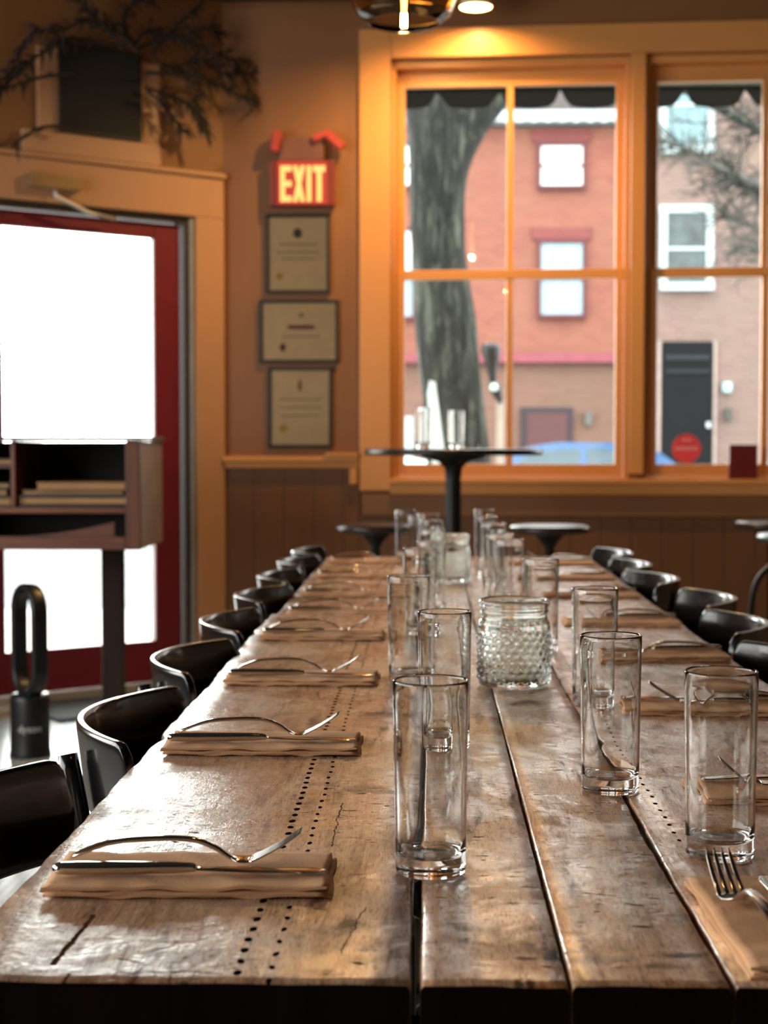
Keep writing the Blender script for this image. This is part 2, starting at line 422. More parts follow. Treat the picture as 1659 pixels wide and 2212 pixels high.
# ================================================================== DINING TABLES
def plank_mat(name, dark, mid, light, off, rows=(), cracks=(), spots=(), gloss=0.34):
    t = NT(name)
    co = t.coord()
    def nz(scale, sc, detail=6, rough=0.6, dist=0.0, o=0.0):
        mp = t.n('ShaderNodeMapping'); mp.inputs['Scale'].default_value = sc; mp.inputs['Location'].default_value = (off+o, off*1.7+o, 0)
        t.l(t.co.outputs['Object'], mp.inputs[0])
        nd = t.n('ShaderNodeTexNoise'); nd.inputs['Scale'].default_value = scale; nd.inputs['Detail'].default_value = detail
        nd.inputs['Roughness'].default_value = rough; nd.inputs['Distortion'].default_value = dist
        t.l(mp.outputs[0], nd.inputs['Vector']); return nd.outputs['Fac']
    grain = nz(10, (9, 0.9, 3), 8, 0.65, 0.7)
    fine = nz(60, (10, 1.0, 3), 5, 0.7)
    patch = nz(5, (1.6, 1, 1), 5, 0.6, 0.3, 3.1)
    stain = nz(9, (1.1, 1, 1), 3, 0.5, 0.6, 7.7)
    cross = nz(60, (0.5, 3.2, 1), 4, 0.6, 0.3, 11.0)   # short saw marks across the board
    c = t.ramp(grain, [(0.34, lin(dark)), (0.5, lin(mid)), (0.68, lin(light))])
    c = t.mix(t.ramp(patch, [(0.4, (0, 0, 0)), (0.62, (0.6, 0.6, 0.6))]), c, lin((200, 176, 150)))
    c = t.mix(t.ramp(fine, [(0.36, (0.75, 0.75, 0.75)), (0.5, (0, 0, 0))]), c, lin((84, 54, 38)))
    c = t.mix(t.ramp(stain, [(0.28, (0.8, 0.8, 0.8)), (0.40, (0, 0, 0))]), c, lin((44, 28, 22)))
    ck = t.ramp(cross, [(0.29, (0.85, 0.85, 0.85)), (0.36, (0, 0, 0))])
    ck = t.mix(t.ramp(nz(4, (1, 1, 1), 2, 0.5, 0, 5.5), [(0.45, (0, 0, 0)), (0.56, (1, 1, 1))]), (0, 0, 0), ck)
    c = t.mix(ck, c, lin((30, 20, 16)))
    if spots:
        sp_ = t.n('ShaderNodeSeparateXYZ'); t.l(co, sp_.inputs[0])
        for (ax, ay, ra, rb, k_) in spots:           # knots and burn marks with ragged edges
            w1 = t.math('MULTIPLY', t.math('SUBTRACT', nz(45, (1, 1, 1), 4, 0.65, 0, ax*9), 0.5), 1.6)
            ex_ = t.math('DIVIDE', t.math('SUBTRACT', sp_.outputs[0], ax), ra); ey_ = t.math('DIVIDE', t.math('SUBTRACT', sp_.outputs[1], ay), rb)
            q_ = t.math('ADD', t.math('SQRT', t.math('ADD', t.math('MULTIPLY', ex_, ex_), t.math('MULTIPLY', ey_, ey_))), w1)
            c = t.mix(t.ramp(q_, [(0.45, (k_, k_, k_)), (1.0, (0, 0, 0))]), c, lin((34, 24, 20)))
    hole = None
    if rows:
        sep = t.n('ShaderNodeSeparateXYZ'); t.l(co, sep.inputs[0])
        wob = t.math('MULTIPLY', t.math('SUBTRACT', nz(30, (1, 1, 1), 1, 0.5), 0.5), 0.006)
        for x0, pitch, rx, ry, y0, y1 in rows:
            dx = t.math('DIVIDE', t.math('SUBTRACT', t.math('ADD', sep.outputs[0], wob), x0), rx)
            fy = t.math('SUBTRACT', t.math('FRACT', t.math('DIVIDE', t.math('ADD', sep.outputs[1], wob), pitch)), 0.5)
            dy = t.math('MULTIPLY', fy, pitch/ry)
            rr = t.math('ADD', t.math('MULTIPLY', dx, dx), t.math('MULTIPLY', dy, dy))
            h = t.math('LESS_THAN', rr, 1.0)
            h = t.math('MULTIPLY', h, t.math('GREATER_THAN', sep.outputs[1], y0))
            h = t.math('MULTIPLY', h, t.math('LESS_THAN', sep.outputs[1], y1))
            hole = h if hole is None else t.math('MAXIMUM', hole, h)
        c = t.mix(hole, c, lin((20, 13, 10)))
    t.base(c)
    rg = t.ramp(nz(7, (1.4, 1, 1), 6, 0.7, 0.4, 21.0), [(0.36, (0.22, 0.22, 0.22)), (0.64, (0.42, 0.42, 0.42))])
    t.l(rg, t.p.inputs['Roughness'])
    b = t.bump(nz(9, (1, 0.8, 1), 3, 0.5, 0.2, 2.0), 0.30, 0.005)
    b = t.bump(nz(26, (1.0, 1.3, 1), 4, 0.55, 0.3, 5.1), 0.35, 0.0022, b)
    b = t.bump(nz(110, (1.2, 1.6, 1), 3, 0.6), 0.42, 0.0010, b)
    b = t.bump(fine, 0.25, 0.0008, b)
    pit = t.ramp(nz(120, (0.5, 1.1, 1), 3, 0.5, 0.2, 31.0), [(0.29, (1, 1, 1)), (0.34, (0, 0, 0))])
    pit = t.mix(t.ramp(nz(3, (1, 1, 1), 3, 0.6, 0, 8.5), [(0.46, (0, 0, 0)), (0.54, (1, 1, 1))]), (0, 0, 0), pit)
    c = t.mix(t.mix(1.0, pit, (0.75, 0.75, 0.75), 'MULTIPLY'), c, lin((40, 26, 20))); t.base(c)
    deep = t.math('MAXIMUM', ck, pit)
    if hole is not None: deep = t.math('MAXIMUM', deep, hole)
    if cracks:
        sep2 = t.n('ShaderNodeSeparateXYZ'); t.l(co, sep2.inputs[0]); ca = None
        for (ax, ay, bx_, by_, wd) in cracks:          # thin scratches and splits: |distance to segment| < width
            wv = t.math('MULTIPLY', t.math('SUBTRACT', nz(60, (1, 1, 1), 3, 0.6), 0.5), 0.008)
            ux, uy = bx_-ax, by_-ay; L_ = math.hypot(ux, uy); ux /= L_; uy /= L_
            rx_ = t.math('SUBTRACT', sep2.outputs[0], ax); ry_ = t.math('SUBTRACT', sep2.outputs[1], ay)
            al = t.math('ADD', t.math('MULTIPLY', rx_, ux), t.math('MULTIPLY', ry_, uy))
            pe = t.math('ABSOLUTE', t.math('ADD', t.math('SUBTRACT', t.math('MULTIPLY', rx_, uy), t.math('MULTIPLY', ry_, ux)), wv))
            k_ = t.math('MULTIPLY', t.math('MULTIPLY', t.math('GREATER_THAN', al, 0.0), t.math('LESS_THAN', al, L_)), t.math('LESS_THAN', pe, wd))
            ca = k_ if ca is None else t.math('MAXIMUM', ca, k_)
        c = t.mix(t.math('MULTIPLY', ca, 0.85), c, lin((44, 24, 18))); t.base(c); deep = t.math('MAXIMUM', deep, ca)
    b = t.bump(t.math('SUBTRACT', 1.0, deep), 0.8, 0.0015, b)
    bw = t.n('ShaderNodeRGBToBW'); t.l(c, bw.inputs[0])
    gm = t.ramp(bw.outputs[0], [(0.07, (0.12, 0.12, 0.12)), (0.30, (1, 1, 1))])       # rough dark wood holds less wax
    gl = t.math('MULTIPLY', t.math('SUBTRACT', 1.0, deep), gm)
    t.l(t.math('MULTIPLY', gl, gloss), t.p.inputs['Specular IOR Level'])
    wax = t.ramp(nz(5.5, (1.3, 1, 1), 7, 0.72, 0.5, 17.0), [(0.47, (0.0, 0.0, 0.0)), (0.54, (1, 1, 1))])
    t.l(t.math('MULTIPLY', gl, wax), t.p.inputs['Coat Weight'])
    t.p.inputs['Coat Roughness'].default_value = 0.14; t.l(b, t.p.inputs['Coat Normal'])
    return t.m
ROWS_L = [(-0.1315-0.09, 0.0245, 0.0030, 0.0058, -3, 1.2), (-0.1085-0.09, 0.0285, 0.0022, 0.0050, -3, 1.2)]
def _seg(px0, py0, px1, py1, wd):
    a, b = H(px0, py0, 0.75), H(px1, py1, 0.75); return (a.x-0.09, a.y-2.208, b.x-0.09, b.y-2.208, wd)
CR_L = [_seg(205, 1975, 112, 2085, 0.0022), _seg(150, 2102, 118, 2140, 0.0016), _seg(250, 2103, 400, 2098, 0.0014), _seg(400, 2098, 480, 2106, 0.0010),
        _seg(255, 2072, 300, 2080, 0.0016), _seg(740, 1735, 715, 1830, 0.0006), _seg(735, 2060, 790, 1960, 0.0006)]
def _sp(px, py, ra, rb, k):
    a = H(px, py, 0.75); return (a.x-0.09, a.y-2.208, ra, rb, k)
ROWS_R = [(0.2318-0.09, 0.030, 0.0022, 0.0045, 1.43-2.208, 1.2)]
PL = [plank_mat('worn_plank_left', (96, 58, 42), (180, 136, 106), (208, 174, 144), 0.0, ROWS_L, CR_L, [_sp(750, 1995, .013, .022, .8), _sp(795, 1705, .032, .035, .55), _sp(1000-300, 1655, .03, .03, .3), _sp(400, 2070, .035, .03, .45), _sp(770, 2080, .02, .02, .4), _sp(150, 2090, .02, .012, .4), _sp(640, 1590, .02, .05, .35)], 0.60),
      plank_mat('worn_plank_centre', (94, 52, 30), (184, 126, 82), (210, 164, 118), 4.3, (), (), [_sp(1196, 2066, .010, .012, .97), _sp(1140, 2070, .011, .005, .9), _sp(1000, 1905, .02, .03, .3), _sp(1120, 2125, .004, .012, .8), _sp(1145, 2125, .003, .012, .8)]),
      plank_mat('worn_plank_middle', (92, 54, 32), (182, 130, 86), (208, 166, 122), 9.1, (), [_seg(1000+350, 1955, 1390, 1960, .0012), _seg(1365, 2003, 1400, 2006, .0016), _seg(1260, 1930, 1330, 1938, .0012)], [_sp(1355, 1805, .02, .03, .35), _sp(1390, 2005, .008, .004, .8), _sp(1375, 1958, .010, .005, .6), _sp(1480, 2065, .022, .012, .8), _sp(1440, 2090, .03, .010, .6), _sp(1300, 2075, .03, .012, .45), _sp(1170, 1562, .02, .006, .5)]),
      plank_mat('worn_plank_right', (98, 58, 38), (186, 130, 92), (212, 166, 126), 14.7, ROWS_R)]
ENDG = wood('shaded_end_grain', (14, 9, 6), (26, 16, 11), 1.0, 2); ENDG.node_tree.nodes['Principled BSDF'].inputs['Specular IOR Level'].default_value = 0.05  # near-black colour stands in for the shade on board ends and apron
IRON = BLACKM

def dining_table(y0, y1, ztop, label, seed, edges):
    rr = random.Random(seed)
    L = y1-y0; T = 0.045
    t = thing('dining_table', label, 'table', (0.09, y0+L/2, 0))
    ox, oy = 0.09, y0+L/2
    m = MB(); N = max(40, int(L/0.012))
    def wob(seed2, amp):
        ph = [rr.uniform(0, 6.28) for _ in range(7)]; fr = [3, 7, 13, 23, 41, 67, 110]
        return lambda y: amp*sum(math.sin(fr[i]*y+ph[i])/(1+0.6*i) for i in range(7))*0.45
    for bi, (xa, xb, sa, sb) in enumerate(edges):
        wa, wb = wob(bi, sa), wob(bi+50, sb); dz = rr.uniform(-0.0008, 0.0008); ph = rr.uniform(0, 6)
        rings = []; ea, eb = wob(bi+9, 0.0022), wob(bi+19, 0.002)
        for i in range(N+1):
            f = i/N; y = y0 + L*f
            dl = wa(y); dr = wb(y)
            # deeper bites on the live outer edges
            nb = (0.010*math.exp(-((y-2.72)/0.05)**2) + 0.006*math.exp(-((y-3.02)/0.03)**2) + 0.008*math.exp(-((y-1.93)/0.02)**2)) if sa > 0.002 else 0
            a = xa + dl + nb; b = xb + dr; r = 0.0028
            prof = [(a, -T), (a, -r*1.5), (a+r*.35, -r*.5), (a+r, 0)]
            K = 8
            for k in range(1, K):
                x = a+r + (b-a-2*r)*k/K
                prof.append((x, 0.0006*math.sin(x*70+ph)*math.sin(y*9+ph)))
            prof += [(b-r, 0), (b-r*.35, -r*.5), (b, -r*1.5), (b, -T)]
            yo = y
            pts = []
            for x, z in prof:
                yy = y
                if i == 0: yy = y + ea(x*9)
                if i == N: yy = y + eb(x*9)
                pts.append((x-ox, yy-oy, ztop + z + dz))
            rings.append(pts)
        # softened near and far arris
        def low(ring, dy, dzz): return [(p[0], p[1]+dy, p[2]-dzz if p[2] > ztop-T*0.5 else p[2]) for p in ring]
        rings = [low(rings[0], -0.0008, 0.0012)] + rings + [low(rings[-1], 0.0008, 0.0012)]
        nf = len(m.bm.faces)
        m.rings(rings, cap=True, mi=bi)
        m.bm.faces.ensure_lookup_table()
        for f in (m.bm.faces[-1], m.bm.faces[-2]): f.material_index = 4
    m.build('tabletop', PL+[ENDG], t)
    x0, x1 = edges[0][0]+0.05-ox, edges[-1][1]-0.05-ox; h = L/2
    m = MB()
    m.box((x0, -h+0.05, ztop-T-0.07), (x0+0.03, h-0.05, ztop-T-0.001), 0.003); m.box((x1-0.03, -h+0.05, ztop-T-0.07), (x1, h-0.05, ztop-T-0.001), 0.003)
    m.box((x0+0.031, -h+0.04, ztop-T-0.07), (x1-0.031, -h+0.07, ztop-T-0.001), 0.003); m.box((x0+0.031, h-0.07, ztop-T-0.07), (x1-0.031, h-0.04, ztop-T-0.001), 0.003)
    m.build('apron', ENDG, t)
    for sx in (-1, 1):
        for sy in (-1, 1):
            m = MB(); cx, cyy = sx*0.13, sy*(h-0.28)
            m.box((cx-0.03, cyy-0.03, 0.0), (cx+0.03, cyy+0.03, ztop-T-0.001), 0.005)
            m.box((cx-0.06, cyy-0.05, 0.0), (cx+0.06, cyy+0.05, 0.012), 0.003)
            m.build('leg', IRON, t)
    return t
TZ1, TZ2 = 0.750, 0.738
dining_table(1.051, 3.365, TZ1, 'near long dining table of four worn reclaimed planks with open gaps', 3,
    [(-0.337, -0.0125, 0.0045, 0.0016), (-0.0055, 0.0955, 0.0010, 0.0007), (0.0968, 0.2035, 0.0006, 0.0022), (0.2055, 0.517, 0.0022, 0.003)])
dining_table(3.385, 5.28, TZ2, 'far dining table of dark planks, its end butted to the near one', 5,
    [(-0.338, -0.010, 0.004, 0.001), (-0.007, 0.1, 0.001, 0.001), (0.102, 0.21, 0.001, 0.001), (0.213, 0.535, 0.001, 0.003)])
def tz(y): return (TZ1 if y < 3.375 else TZ2) + 0.0008

# ================================================================== CHAIRS
def make_chair(name='dining_chair'):
    t = thing(name)
    hw, sag, ztop, zbot, th = 0.228, 0.097, 0.770, 0.660, 0.013
    m = MB(); rings = []; N = 44
    def arc(s):     # s in -1..1 along the panel
        y = hw*math.sin(s*1.2)/math.sin(1.2)
        x = -0.148 - sag*(0.55*0.5*(1+math.cos(math.pi*s)) + 0.45*(1-abs(s)**2.2))
        return Vector((x, y, 0))
    for i in range(N+1):
        s = -1 + 2*i/N
        p = arc(s); q = (arc(min(1, s+0.01)) - arc(max(-1, s-0.01))).normalized(); nrm = Vector((q.y, -q.x, 0))
        e = max(0, (abs(s)-0.87)/0.13); hh = (ztop-zbot)/2*(math.sqrt(max(0, 1-e*e*0.97))*0.5+0.5*(1-e**3*0.8)) if e > 0 else (ztop-zbot)/2
        zc = (ztop+zbot)/2; ring = []
        K = 20
        for k in range(K):
            a = 2*math.pi*k/K; ca, sa = math.cos(a), math.sin(a)
            u = (th/2)*math.copysign(abs(ca)**0.45, ca); v = hh*math.copysign(abs(sa)**0.25, sa)
            if abs(sa) > 0.02 and abs(v) > hh-0.006: v = math.copysign(hh-0.006+0.006*abs(sa)**0.7, v)
            lean = -(zc+v-0.72)*0.12
            ring.append(Vector((p.x+nrm.x*u+lean, p.y+nrm.y*u, zc+v)))
        rings.append(ring)
    m.rings(rings, capsmooth=False); m.build('backrest', BLACK, t)
    # saddle seat
    m = MB(); rings = []
    for z, k in ((0.430, 0.90), (0.434, 0.97), (0.445, 1.0), (0.456, 0.985), (0.459, 0.94), (0.452, 0.6), (0.449, 0.25)):
        ring = []
        for j in range(40):
            a = 2*math.pi*j/40; c, s = math.cos(a), math.sin(a)
            x = 0.01 + 0.195*k*math.copysign(abs(c)**0.6, c); y = 0.2*k*math.copysign(abs(s)**0.6, s)*(1+0.08*c)
            ring.append((x, y, z))
        rings.append(ring)
    m.rings(rings); m.build('seat', BLACK, t)
    for sy in (-1, 1):
        m = MB(); pts = [(-0.235, sy*0.185, 0.0), (-0.195, sy*0.165, 0.3), (-0.190, sy*0.150, 0.44), (-0.222, sy*0.135, 0.60), (-0.250, sy*0.110, 0.735)]
        pts = smooth_path(pts, 5); n = len(pts)
        m.tube(pts, [0.0125+0.005*math.sin(math.pi*i/(n-1)) for i in range(n)], 12); m.build('leg', BLACK, t)
        m = MB(); m.tube([(0.195, sy*0.185, 0.0), (0.165, sy*0.160, 0.432)], [0.011, 0.016], 12); m.build('leg', BLACK, t)
        m = MB(); m.tube([(-0.205, sy*0.170, 0.2), (0.18, sy*0.172, 0.2)], 0.008, 8); m.build('stretcher', BLACK, t)
    return t
ch0 = make_chair(); used = False
def place_chair(x, y, rz, label, group):
    global used
    if not used:
        used = True; ch0.location = (x, y, 0); ch0.rotation_euler = (0, 0, rz); tag(ch0, label, 'chair', group); return ch0
    return dup(ch0, (x, y, 0), rz, label, group)
left_ch = [(1.505, -0.050, 1), (2.035, 0, 1), (2.585, -0.003, -1), (3.125, -0.002, 2), (3.66, 0.0, -3), (4.19, -0.005, 1), (4.70, 0.0, -2), (5.18, 0.0, 2)]
LG = 'black chairs along the left side of the tables'; RG = 'black chairs along the right side of the tables'
lab_l = ['black curved-back chair nearest the camera on the left, pulled out, cut by the frame',
         'black curved-back chair on the left beside the second place setting',
         'black curved-back chair on the left beside the third place setting',
         'black curved-back chair on the left beside the fourth place setting',
         'fifth black curved-back chair from the camera on the left side',
         'sixth black curved-back chair from the camera on the left side',
         'last but one black curved-back chair on the left side',
         'farthest black curved-back chair on the left side']
for (y, dx, a), lb in zip(left_ch, lab_l): place_chair(-0.194+dx, y-0.015, R(a), lb, LG)
right_ch = [(2.56, 0.024, 2), (3.11, 0.038, -3), (3.60, 0.070, -2), (4.11, 0.022, 3), (4.60, 0.020, -2), (5.09, 0.030, 1)]
lab_r = ['black curved-back chair nearest the camera on the right, cut by the right frame edge',
         'large black curved-back chair second from the camera on the right side',
         'black chair on the right with light on its top, pushed out from the table end',
         'fourth black curved-back chair from the camera on the right side',
         'last but one black curved-back chair on the right side',
         'farthest black curved-back chair on the right side']
for (y, dx, a), lb in zip(right_ch, lab_r): place_chair(0.375+dx, y, R(180+a), lb, RG)

# ================================================================== GLASSES AND JARS
def make_glass():
    m = MB(); h = 0.165; Ro, Rb = 0.0325, 0.0300; wt = 0.0018; fl = 0.0155
    def ro(z): return Rb + (Ro-Rb)*(z/h)
    prof = [(0, 0.0015), (Rb*0.55, 0.0012), (Rb*0.80, 0.0), (Rb-0.0025, 0.0), (Rb-0.0006, 0.0014), (Rb, 0.004)]
    for k in range(1, 9): prof.append((ro(h*k/9), h*k/9))
    prof += [(Ro-0.0001, h-0.0022), (Ro-0.0003, h-0.0007), (Ro-0.0010, h), (Ro-0.0019, h-0.0008), (Ro-0.0022, h-0.0025)]
    for k in range(8, 0, -1):
        z = fl + (h-fl)*k/9; prof.append((ro(z)-wt, z))
    prof += [(ro(fl)-wt-0.0003, fl+0.004), (ro(fl)-wt-0.0022, fl+0.0012), (Rb*0.7, fl-0.0004), (Rb*0.35, fl-0.0012), (0, fl-0.0015)]
    m.lathe(prof, 64)
    return m.build('drinking_glass', GLASS)
g0 = make_glass(); GG = 'empty tall drinking glasses standing down the tables'
GL = [  # pixel of base centre x, distance Y, label
 (931, 1.330, 'tallest-looking clear glass in front, standing over the wide plank gap'),
 (961, 1.88, 'clear tall glass directly behind the front centre glass, left of the near jar'),
 (883, 2.39, 'clear tall glass in the left row, third from the camera'),
 (907, 3.02, 'clear tall glass in the left row, fourth from the camera'),
 (932, 3.45, 'clear tall glass just behind the fourth glass of the left row'),
 (934, 3.90, 'clear tall glass left of the far jar, in front of it'),
 (933, 4.40, 'clear tall glass behind the far jar on its left'),
 (925, 4.80, 'clear tall glass second from the far end of the left row'),
 (876, 5.06, 'clear tall glass at the far left table end, left of its row'),
 (1558, 1.39, 'clear tall glass at the right behind the fork tines'),
 (1320, 1.65, 'clear tall glass in the right row, left of the rightmost one'),
 (1285, 2.19, 'clear tall glass right of the near hobnail jar'),
 (1168, 2.76, 'clear tall glass behind the right shoulder of the near jar'),
 (1100, 3.30, 'clear tall glass in the right row, fifth from the camera'),
 (1081, 3.72, 'clear tall glass in the right row, sixth from the camera'),
 (1067, 4.22, 'clear tall glass in the right row, seventh from the camera'),
 (1050, 4.62, 'clear tall glass second from the far end of the right row'),
 (1046, 5.10, 'clear tall glass at the far end of the right row')]
for i, (px, Y, lb) in enumerate(GL):
    x = (px-925)/F*Y; z = tz(Y)
    if i == 0: g0.location = (x, Y, z); tag(g0, lb, 'glass', GG)
    else:
        o = g0.copy(); COL.objects.link(o); o.location = (x, Y, z); o['label'] = lb

def make_jar():
    t = thing('glass_jar')
    m = MB(); seg = 176
    Rb = 0.0545; prof = []
    def bumpf(a, z):
        row = (z-0.0135)/0.0098; r = round(row)
        if r < 0 or r > 7: return 0
        n = 24; off = 0.5 if r % 2 else 0.0
        q = a/(2*math.pi)*n - off; dq = (q-round(q))*2*math.pi*Rb/n; dz = (row-r)*0.0098
        d2 = (dq*dq+dz*dz)/(0.0037**2)
        return 0.0026*math.sqrt(max(0, 1-d2))
    pr = [(0, 0.003), (0.036, 0.0015), (0.045, 0.0), (0.050, 0.0006), (0.0535, 0.004)]
    nb = len(pr)
    for k in range(61): pr.append((Rb, 0.008+0.086*k/60))
    pr += [(0.0540, 0.097), (0.0515, 0.1005), (0.0500, 0.103), (0.0500, 0.110), (0.0518, 0.1118), (0.0522, 0.114), (0.0512, 0.1158),
           (0.0508, 0.1175), (0.0525, 0.120), (0.0540, 0.1235), (0.0538, 0.1275), (0.0525, 0.1305), (0.0505, 0.1315), (0.0485, 0.1300),
           (0.0475, 0.125), (0.0468, 0.104), (0.0485, 0.099), (0.0508, 0.094), (0.0512, 0.05), (0.0510, 0.016), (0.047, 0.0115), (0.03, 0.0105), (0, 0.0110)]
    fn = lambda i, a, r, z: r + (bumpf(a, z) if nb <= i < nb+61 else 0)
    m.lathe(pr, seg, fn=fn)
    m.build('jar_body', JARG, t)
    return t
j0 = make_jar(); q = H(1110, 1480, tz(2.3))
j0.location = (q.x, 2.375, tz(2.3)); tag(j0, 'squat hobnail glass jar in the middle of the near table', 'jar', 'hobnail glass jars')
dup(j0, ((972-925)/F*4.30, 4.30, tz(4.3)), R(70), 'hobnail glass jar at the middle of the far table, farther of the two')

# ================================================================== PLACE SETTINGS
def make_napkin():
    m = MB(); W_, D_ = 0.232, 0.112
    layers = [(0.0006, 0.0, 0.003, 0.0), (0.0030, 0.003, -0.002, 1.3), (0.0064, 0.001, 0.0, 2.1)]
    nx, ny = 40, 14
    for li, (z0, ix, sx, ph) in enumerate(layers):
        th = 0.0021
        def pt(i, j, top):
            u, v = i/nx, j/ny
            x = -W_/2 + sx + ix + (W_-2*ix)*u + 0.0012*math.sin(v*9+ph*3); y = -D_/2 + (D_-ix)*v + 0.0010*math.sin(u*14+ph)
            z = z0 + 0.0005*math.sin(u*17+v*5+ph) + 0.0004*math.sin(u*41+ph*2+v*11) + 0.0010*(u-0.5)**2*2
            if v < 0.12: z += 0.0006*math.sin(u*23+ph*5)
            return (x, y, z + (th if top else 0))
        tv = [[m.bm.verts.new(pt(i, j, True)) for j in range(ny+1)] for i in range(nx+1)]
        bv = [[m.bm.verts.new(pt(i, j, False)) for j in range(ny+1)] for i in range(nx+1)]
        for i in range(nx):
            for j in range(ny):
                for g in (tv, bv):
                    f = m.face([g[i][j], g[i+1][j], g[i+1][j+1], g[i][j+1]]); f.smooth = True
        for i in range(nx):
            for j in (0, ny): m.face([tv[i][j], tv[i+1][j], bv[i+1][j], bv[i][j]])
        for j in range(ny):
            for i in (0, nx): m.face([tv[i][j], tv[i][j+1], bv[i][j+1], bv[i][j]])
    # fold along the front edge joining the lower two layers
    m.tube([(-W_/2+0.004+0.228*k/24, -D_/2+0.0015, 0.0030+0.0003*math.sin(k)) for k in range(25)], 0.0022, 8)
    return m.build('napkin', PAPER)
NAP_T = 0.0095
def interp(tab, s):
    for (a, *va), (b, *vb) in zip(tab, tab[1:]):
        if s <= b:
            f = (s-a)/(b-a); f = f*f*(3-2*f) if False else f
            return [x+(y-x)*f for x, y in zip(va, vb)]
    return list(tab[-1][1:])
def crsec(x, yc, zc, hw, hh, tilt=0.0, K=14, p=0.75):
    r = []
    for k in range(K):
        a = 2*math.pi*k/K; c, s = math.cos(a), math.sin(a)
        u = hw*math.copysign(abs(c)**p, c); v = hh*math.copysign(abs(s)**p, s)
        r.append(Vector((x - v*math.sin(tilt), yc+u, zc + v*math.cos(tilt))))
    return r
def make_fork():
    m = MB(); L = 0.196
    zt = smooth_path([(0.0, 0, 0.0030), (0.014, 0, 0.0090), (0.036, 0, 0.0160), (0.070, 0, 0.0188), (0.102, 0, 0.0182), (0.120, 0, 0.0125), (0.136, 0, 0.0040), (0.150, 0, 0.0030),
                      (0.162, 0, 0.0075), (0.180, 0, 0.0175), (0.196, 0, 0.0290)], 10)
    def zz(x):
        for a, b in zip(zt, zt[1:]):
            if x <= b.x: return a.z + (b.z-a.z)*(x-a.x)/max(1e-9, b.x-a.x)
        return zt[-1].z
    wt = [(0, 0.0030, 0.0010), (0.003, 0.0068, 0.0018), (0.012, 0.0080, 0.0021), (0.05, 0.0062, 0.0022), (0.10, 0.0040, 0.0023), (0.125, 0.0034, 0.0022), (0.135, 0.0050, 0.0016),
          (0.143, 0.0105, 0.0009), (0.150, 0.0120, 0.0008), (0.1545, 0.0122, 0.0008)]
    rings = []; x = 0
    while x <= 0.1546:
        hw, hh = interp(wt, x); sl = math.atan2(zz(x+0.002)-zz(x), 0.002)
        cup = 0.0
        rings.append(crsec(x, 0, zz(x)+hh, hw, hh, sl)); x += 0.0026
    m.rings(rings)
    for k in range(4):
        y0 = (k-1.5)*0.0064; rings = []
        for i in range(17):
            f = i/16; x = 0.1525 + (0.1955-0.1525)*f; sl = math.atan2(zz(x+0.002)-zz(x), 0.002)
            hw = 0.0023*(1-0.28*f) * (1 if f < 0.93 else 0.5); yc = y0*(1-0.06*f)
            rings.append(crsec(x, yc, zz(x)+0.0008, hw, 0.0008, sl, 10, 0.8))
        m.rings(rings)
    return m.build('fork', STEEL)
def make_knife():
    t = thing('table_knife')
    m = MB(); rings = []; wt = [(0, 0.0030, 0.0025), (0.004, 0.0068, 0.0048), (0.02, 0.0085, 0.0052), (0.06, 0.0078, 0.0050), (0.10, 0.0060, 0.0046), (0.113, 0.0052, 0.0038), (0.118, 0.0066, 0.0030)]
    x = 0
    while x <= 0.1181:
        hw, hh = interp(wt, x); rings.append(crsec(x, 0, 0.0053, hw, hh)); x += 0.00295
    m.rings(rings); m.build('handle', STEEL, t)
    m = MB(); rings = []
    for i in range(26):
        f = i/25; x = 0.117+0.108*f
        hw = 0.0050 + 0.0048*math.sin(min(1, f*2.2)*math.pi/2) ; 
        if f > 0.8: hw *= math.sqrt(max(0.02, 1-((f-0.8)/0.2)**2))
        rings.append(crsec(x, -0.0015*math.sin(f*3), 0.0042-0.0020*f, hw, 0.0010*(1-0.5*f), 0, 12, 0.9))
    m.rings(rings); m.build('blade', STEEL, t)
    return t
nap0, fork0, knife0 = make_napkin(), make_fork(), make_knife(); first = True
def setting(xc, yc, rz, where, g, dy=0.0, drz=0.0):
    """napkin centred at (xc, yc); the diner's side is local -x"""
    global first
    z = tz(yc); c, s = math.cos(rz), math.sin(rz)
    def wp(x, y, zz): return (xc + x*c - y*s, yc + x*s + y*c, zz)
    lb = ('folded brown paper napkin ' + where, 'steel fork with raised tines ' + where, 'steel table knife beside the fork ' + where)
    fx, fy, fr = -0.104, 0.018+dy, rz+R(-2)+drz; kx, ky, kr = -0.112, -0.022+dy*0.5, rz+R(1.5)+drz*0.5
    pf, pk = wp(fx, fy, z+NAP_T+0.0003), wp(kx, ky, z+NAP_T+0.0006)
    if first:
        first = False
        for o, lcn, rr, l, cat, gr in ((nap0, (xc, yc, z), rz, lb[0], 'napkin', 'folded napkins'), (fork0, pf, fr, lb[1], 'fork', 'forks on the napkins'), (knife0, pk, kr, lb[2], 'knife', 'knives on the napkins')):
            o.location = lcn; o.rotation_euler = (0, 0, rr); tag(o, l, cat, gr + ' ' + g)
        return
    n = dup(nap0, (xc, yc, z), rz, lb[0], 'folded napkins ' + g); dup(fork0, pf, fr, lb[1], 'forks on the napkins ' + g); dup(knife0, pk, kr, lb[2], 'knives on the napkins ' + g)
LS = [1.300, 1.880, 2.415, 2.965, 3.470, 3.905, 4.465, 5.01]
GLS = 'along the left side'; GRS = 'along the right side'
WL = ['on the place setting nearest the camera, left side', 'on the second place setting along the left edge', 'on the third place setting along the left edge', 'on the fourth place setting of the left side',
      'on the first left setting of the far table', 'on the second left setting of the far table', 'on the third left setting of the far table', 'on the last left setting of the far table']
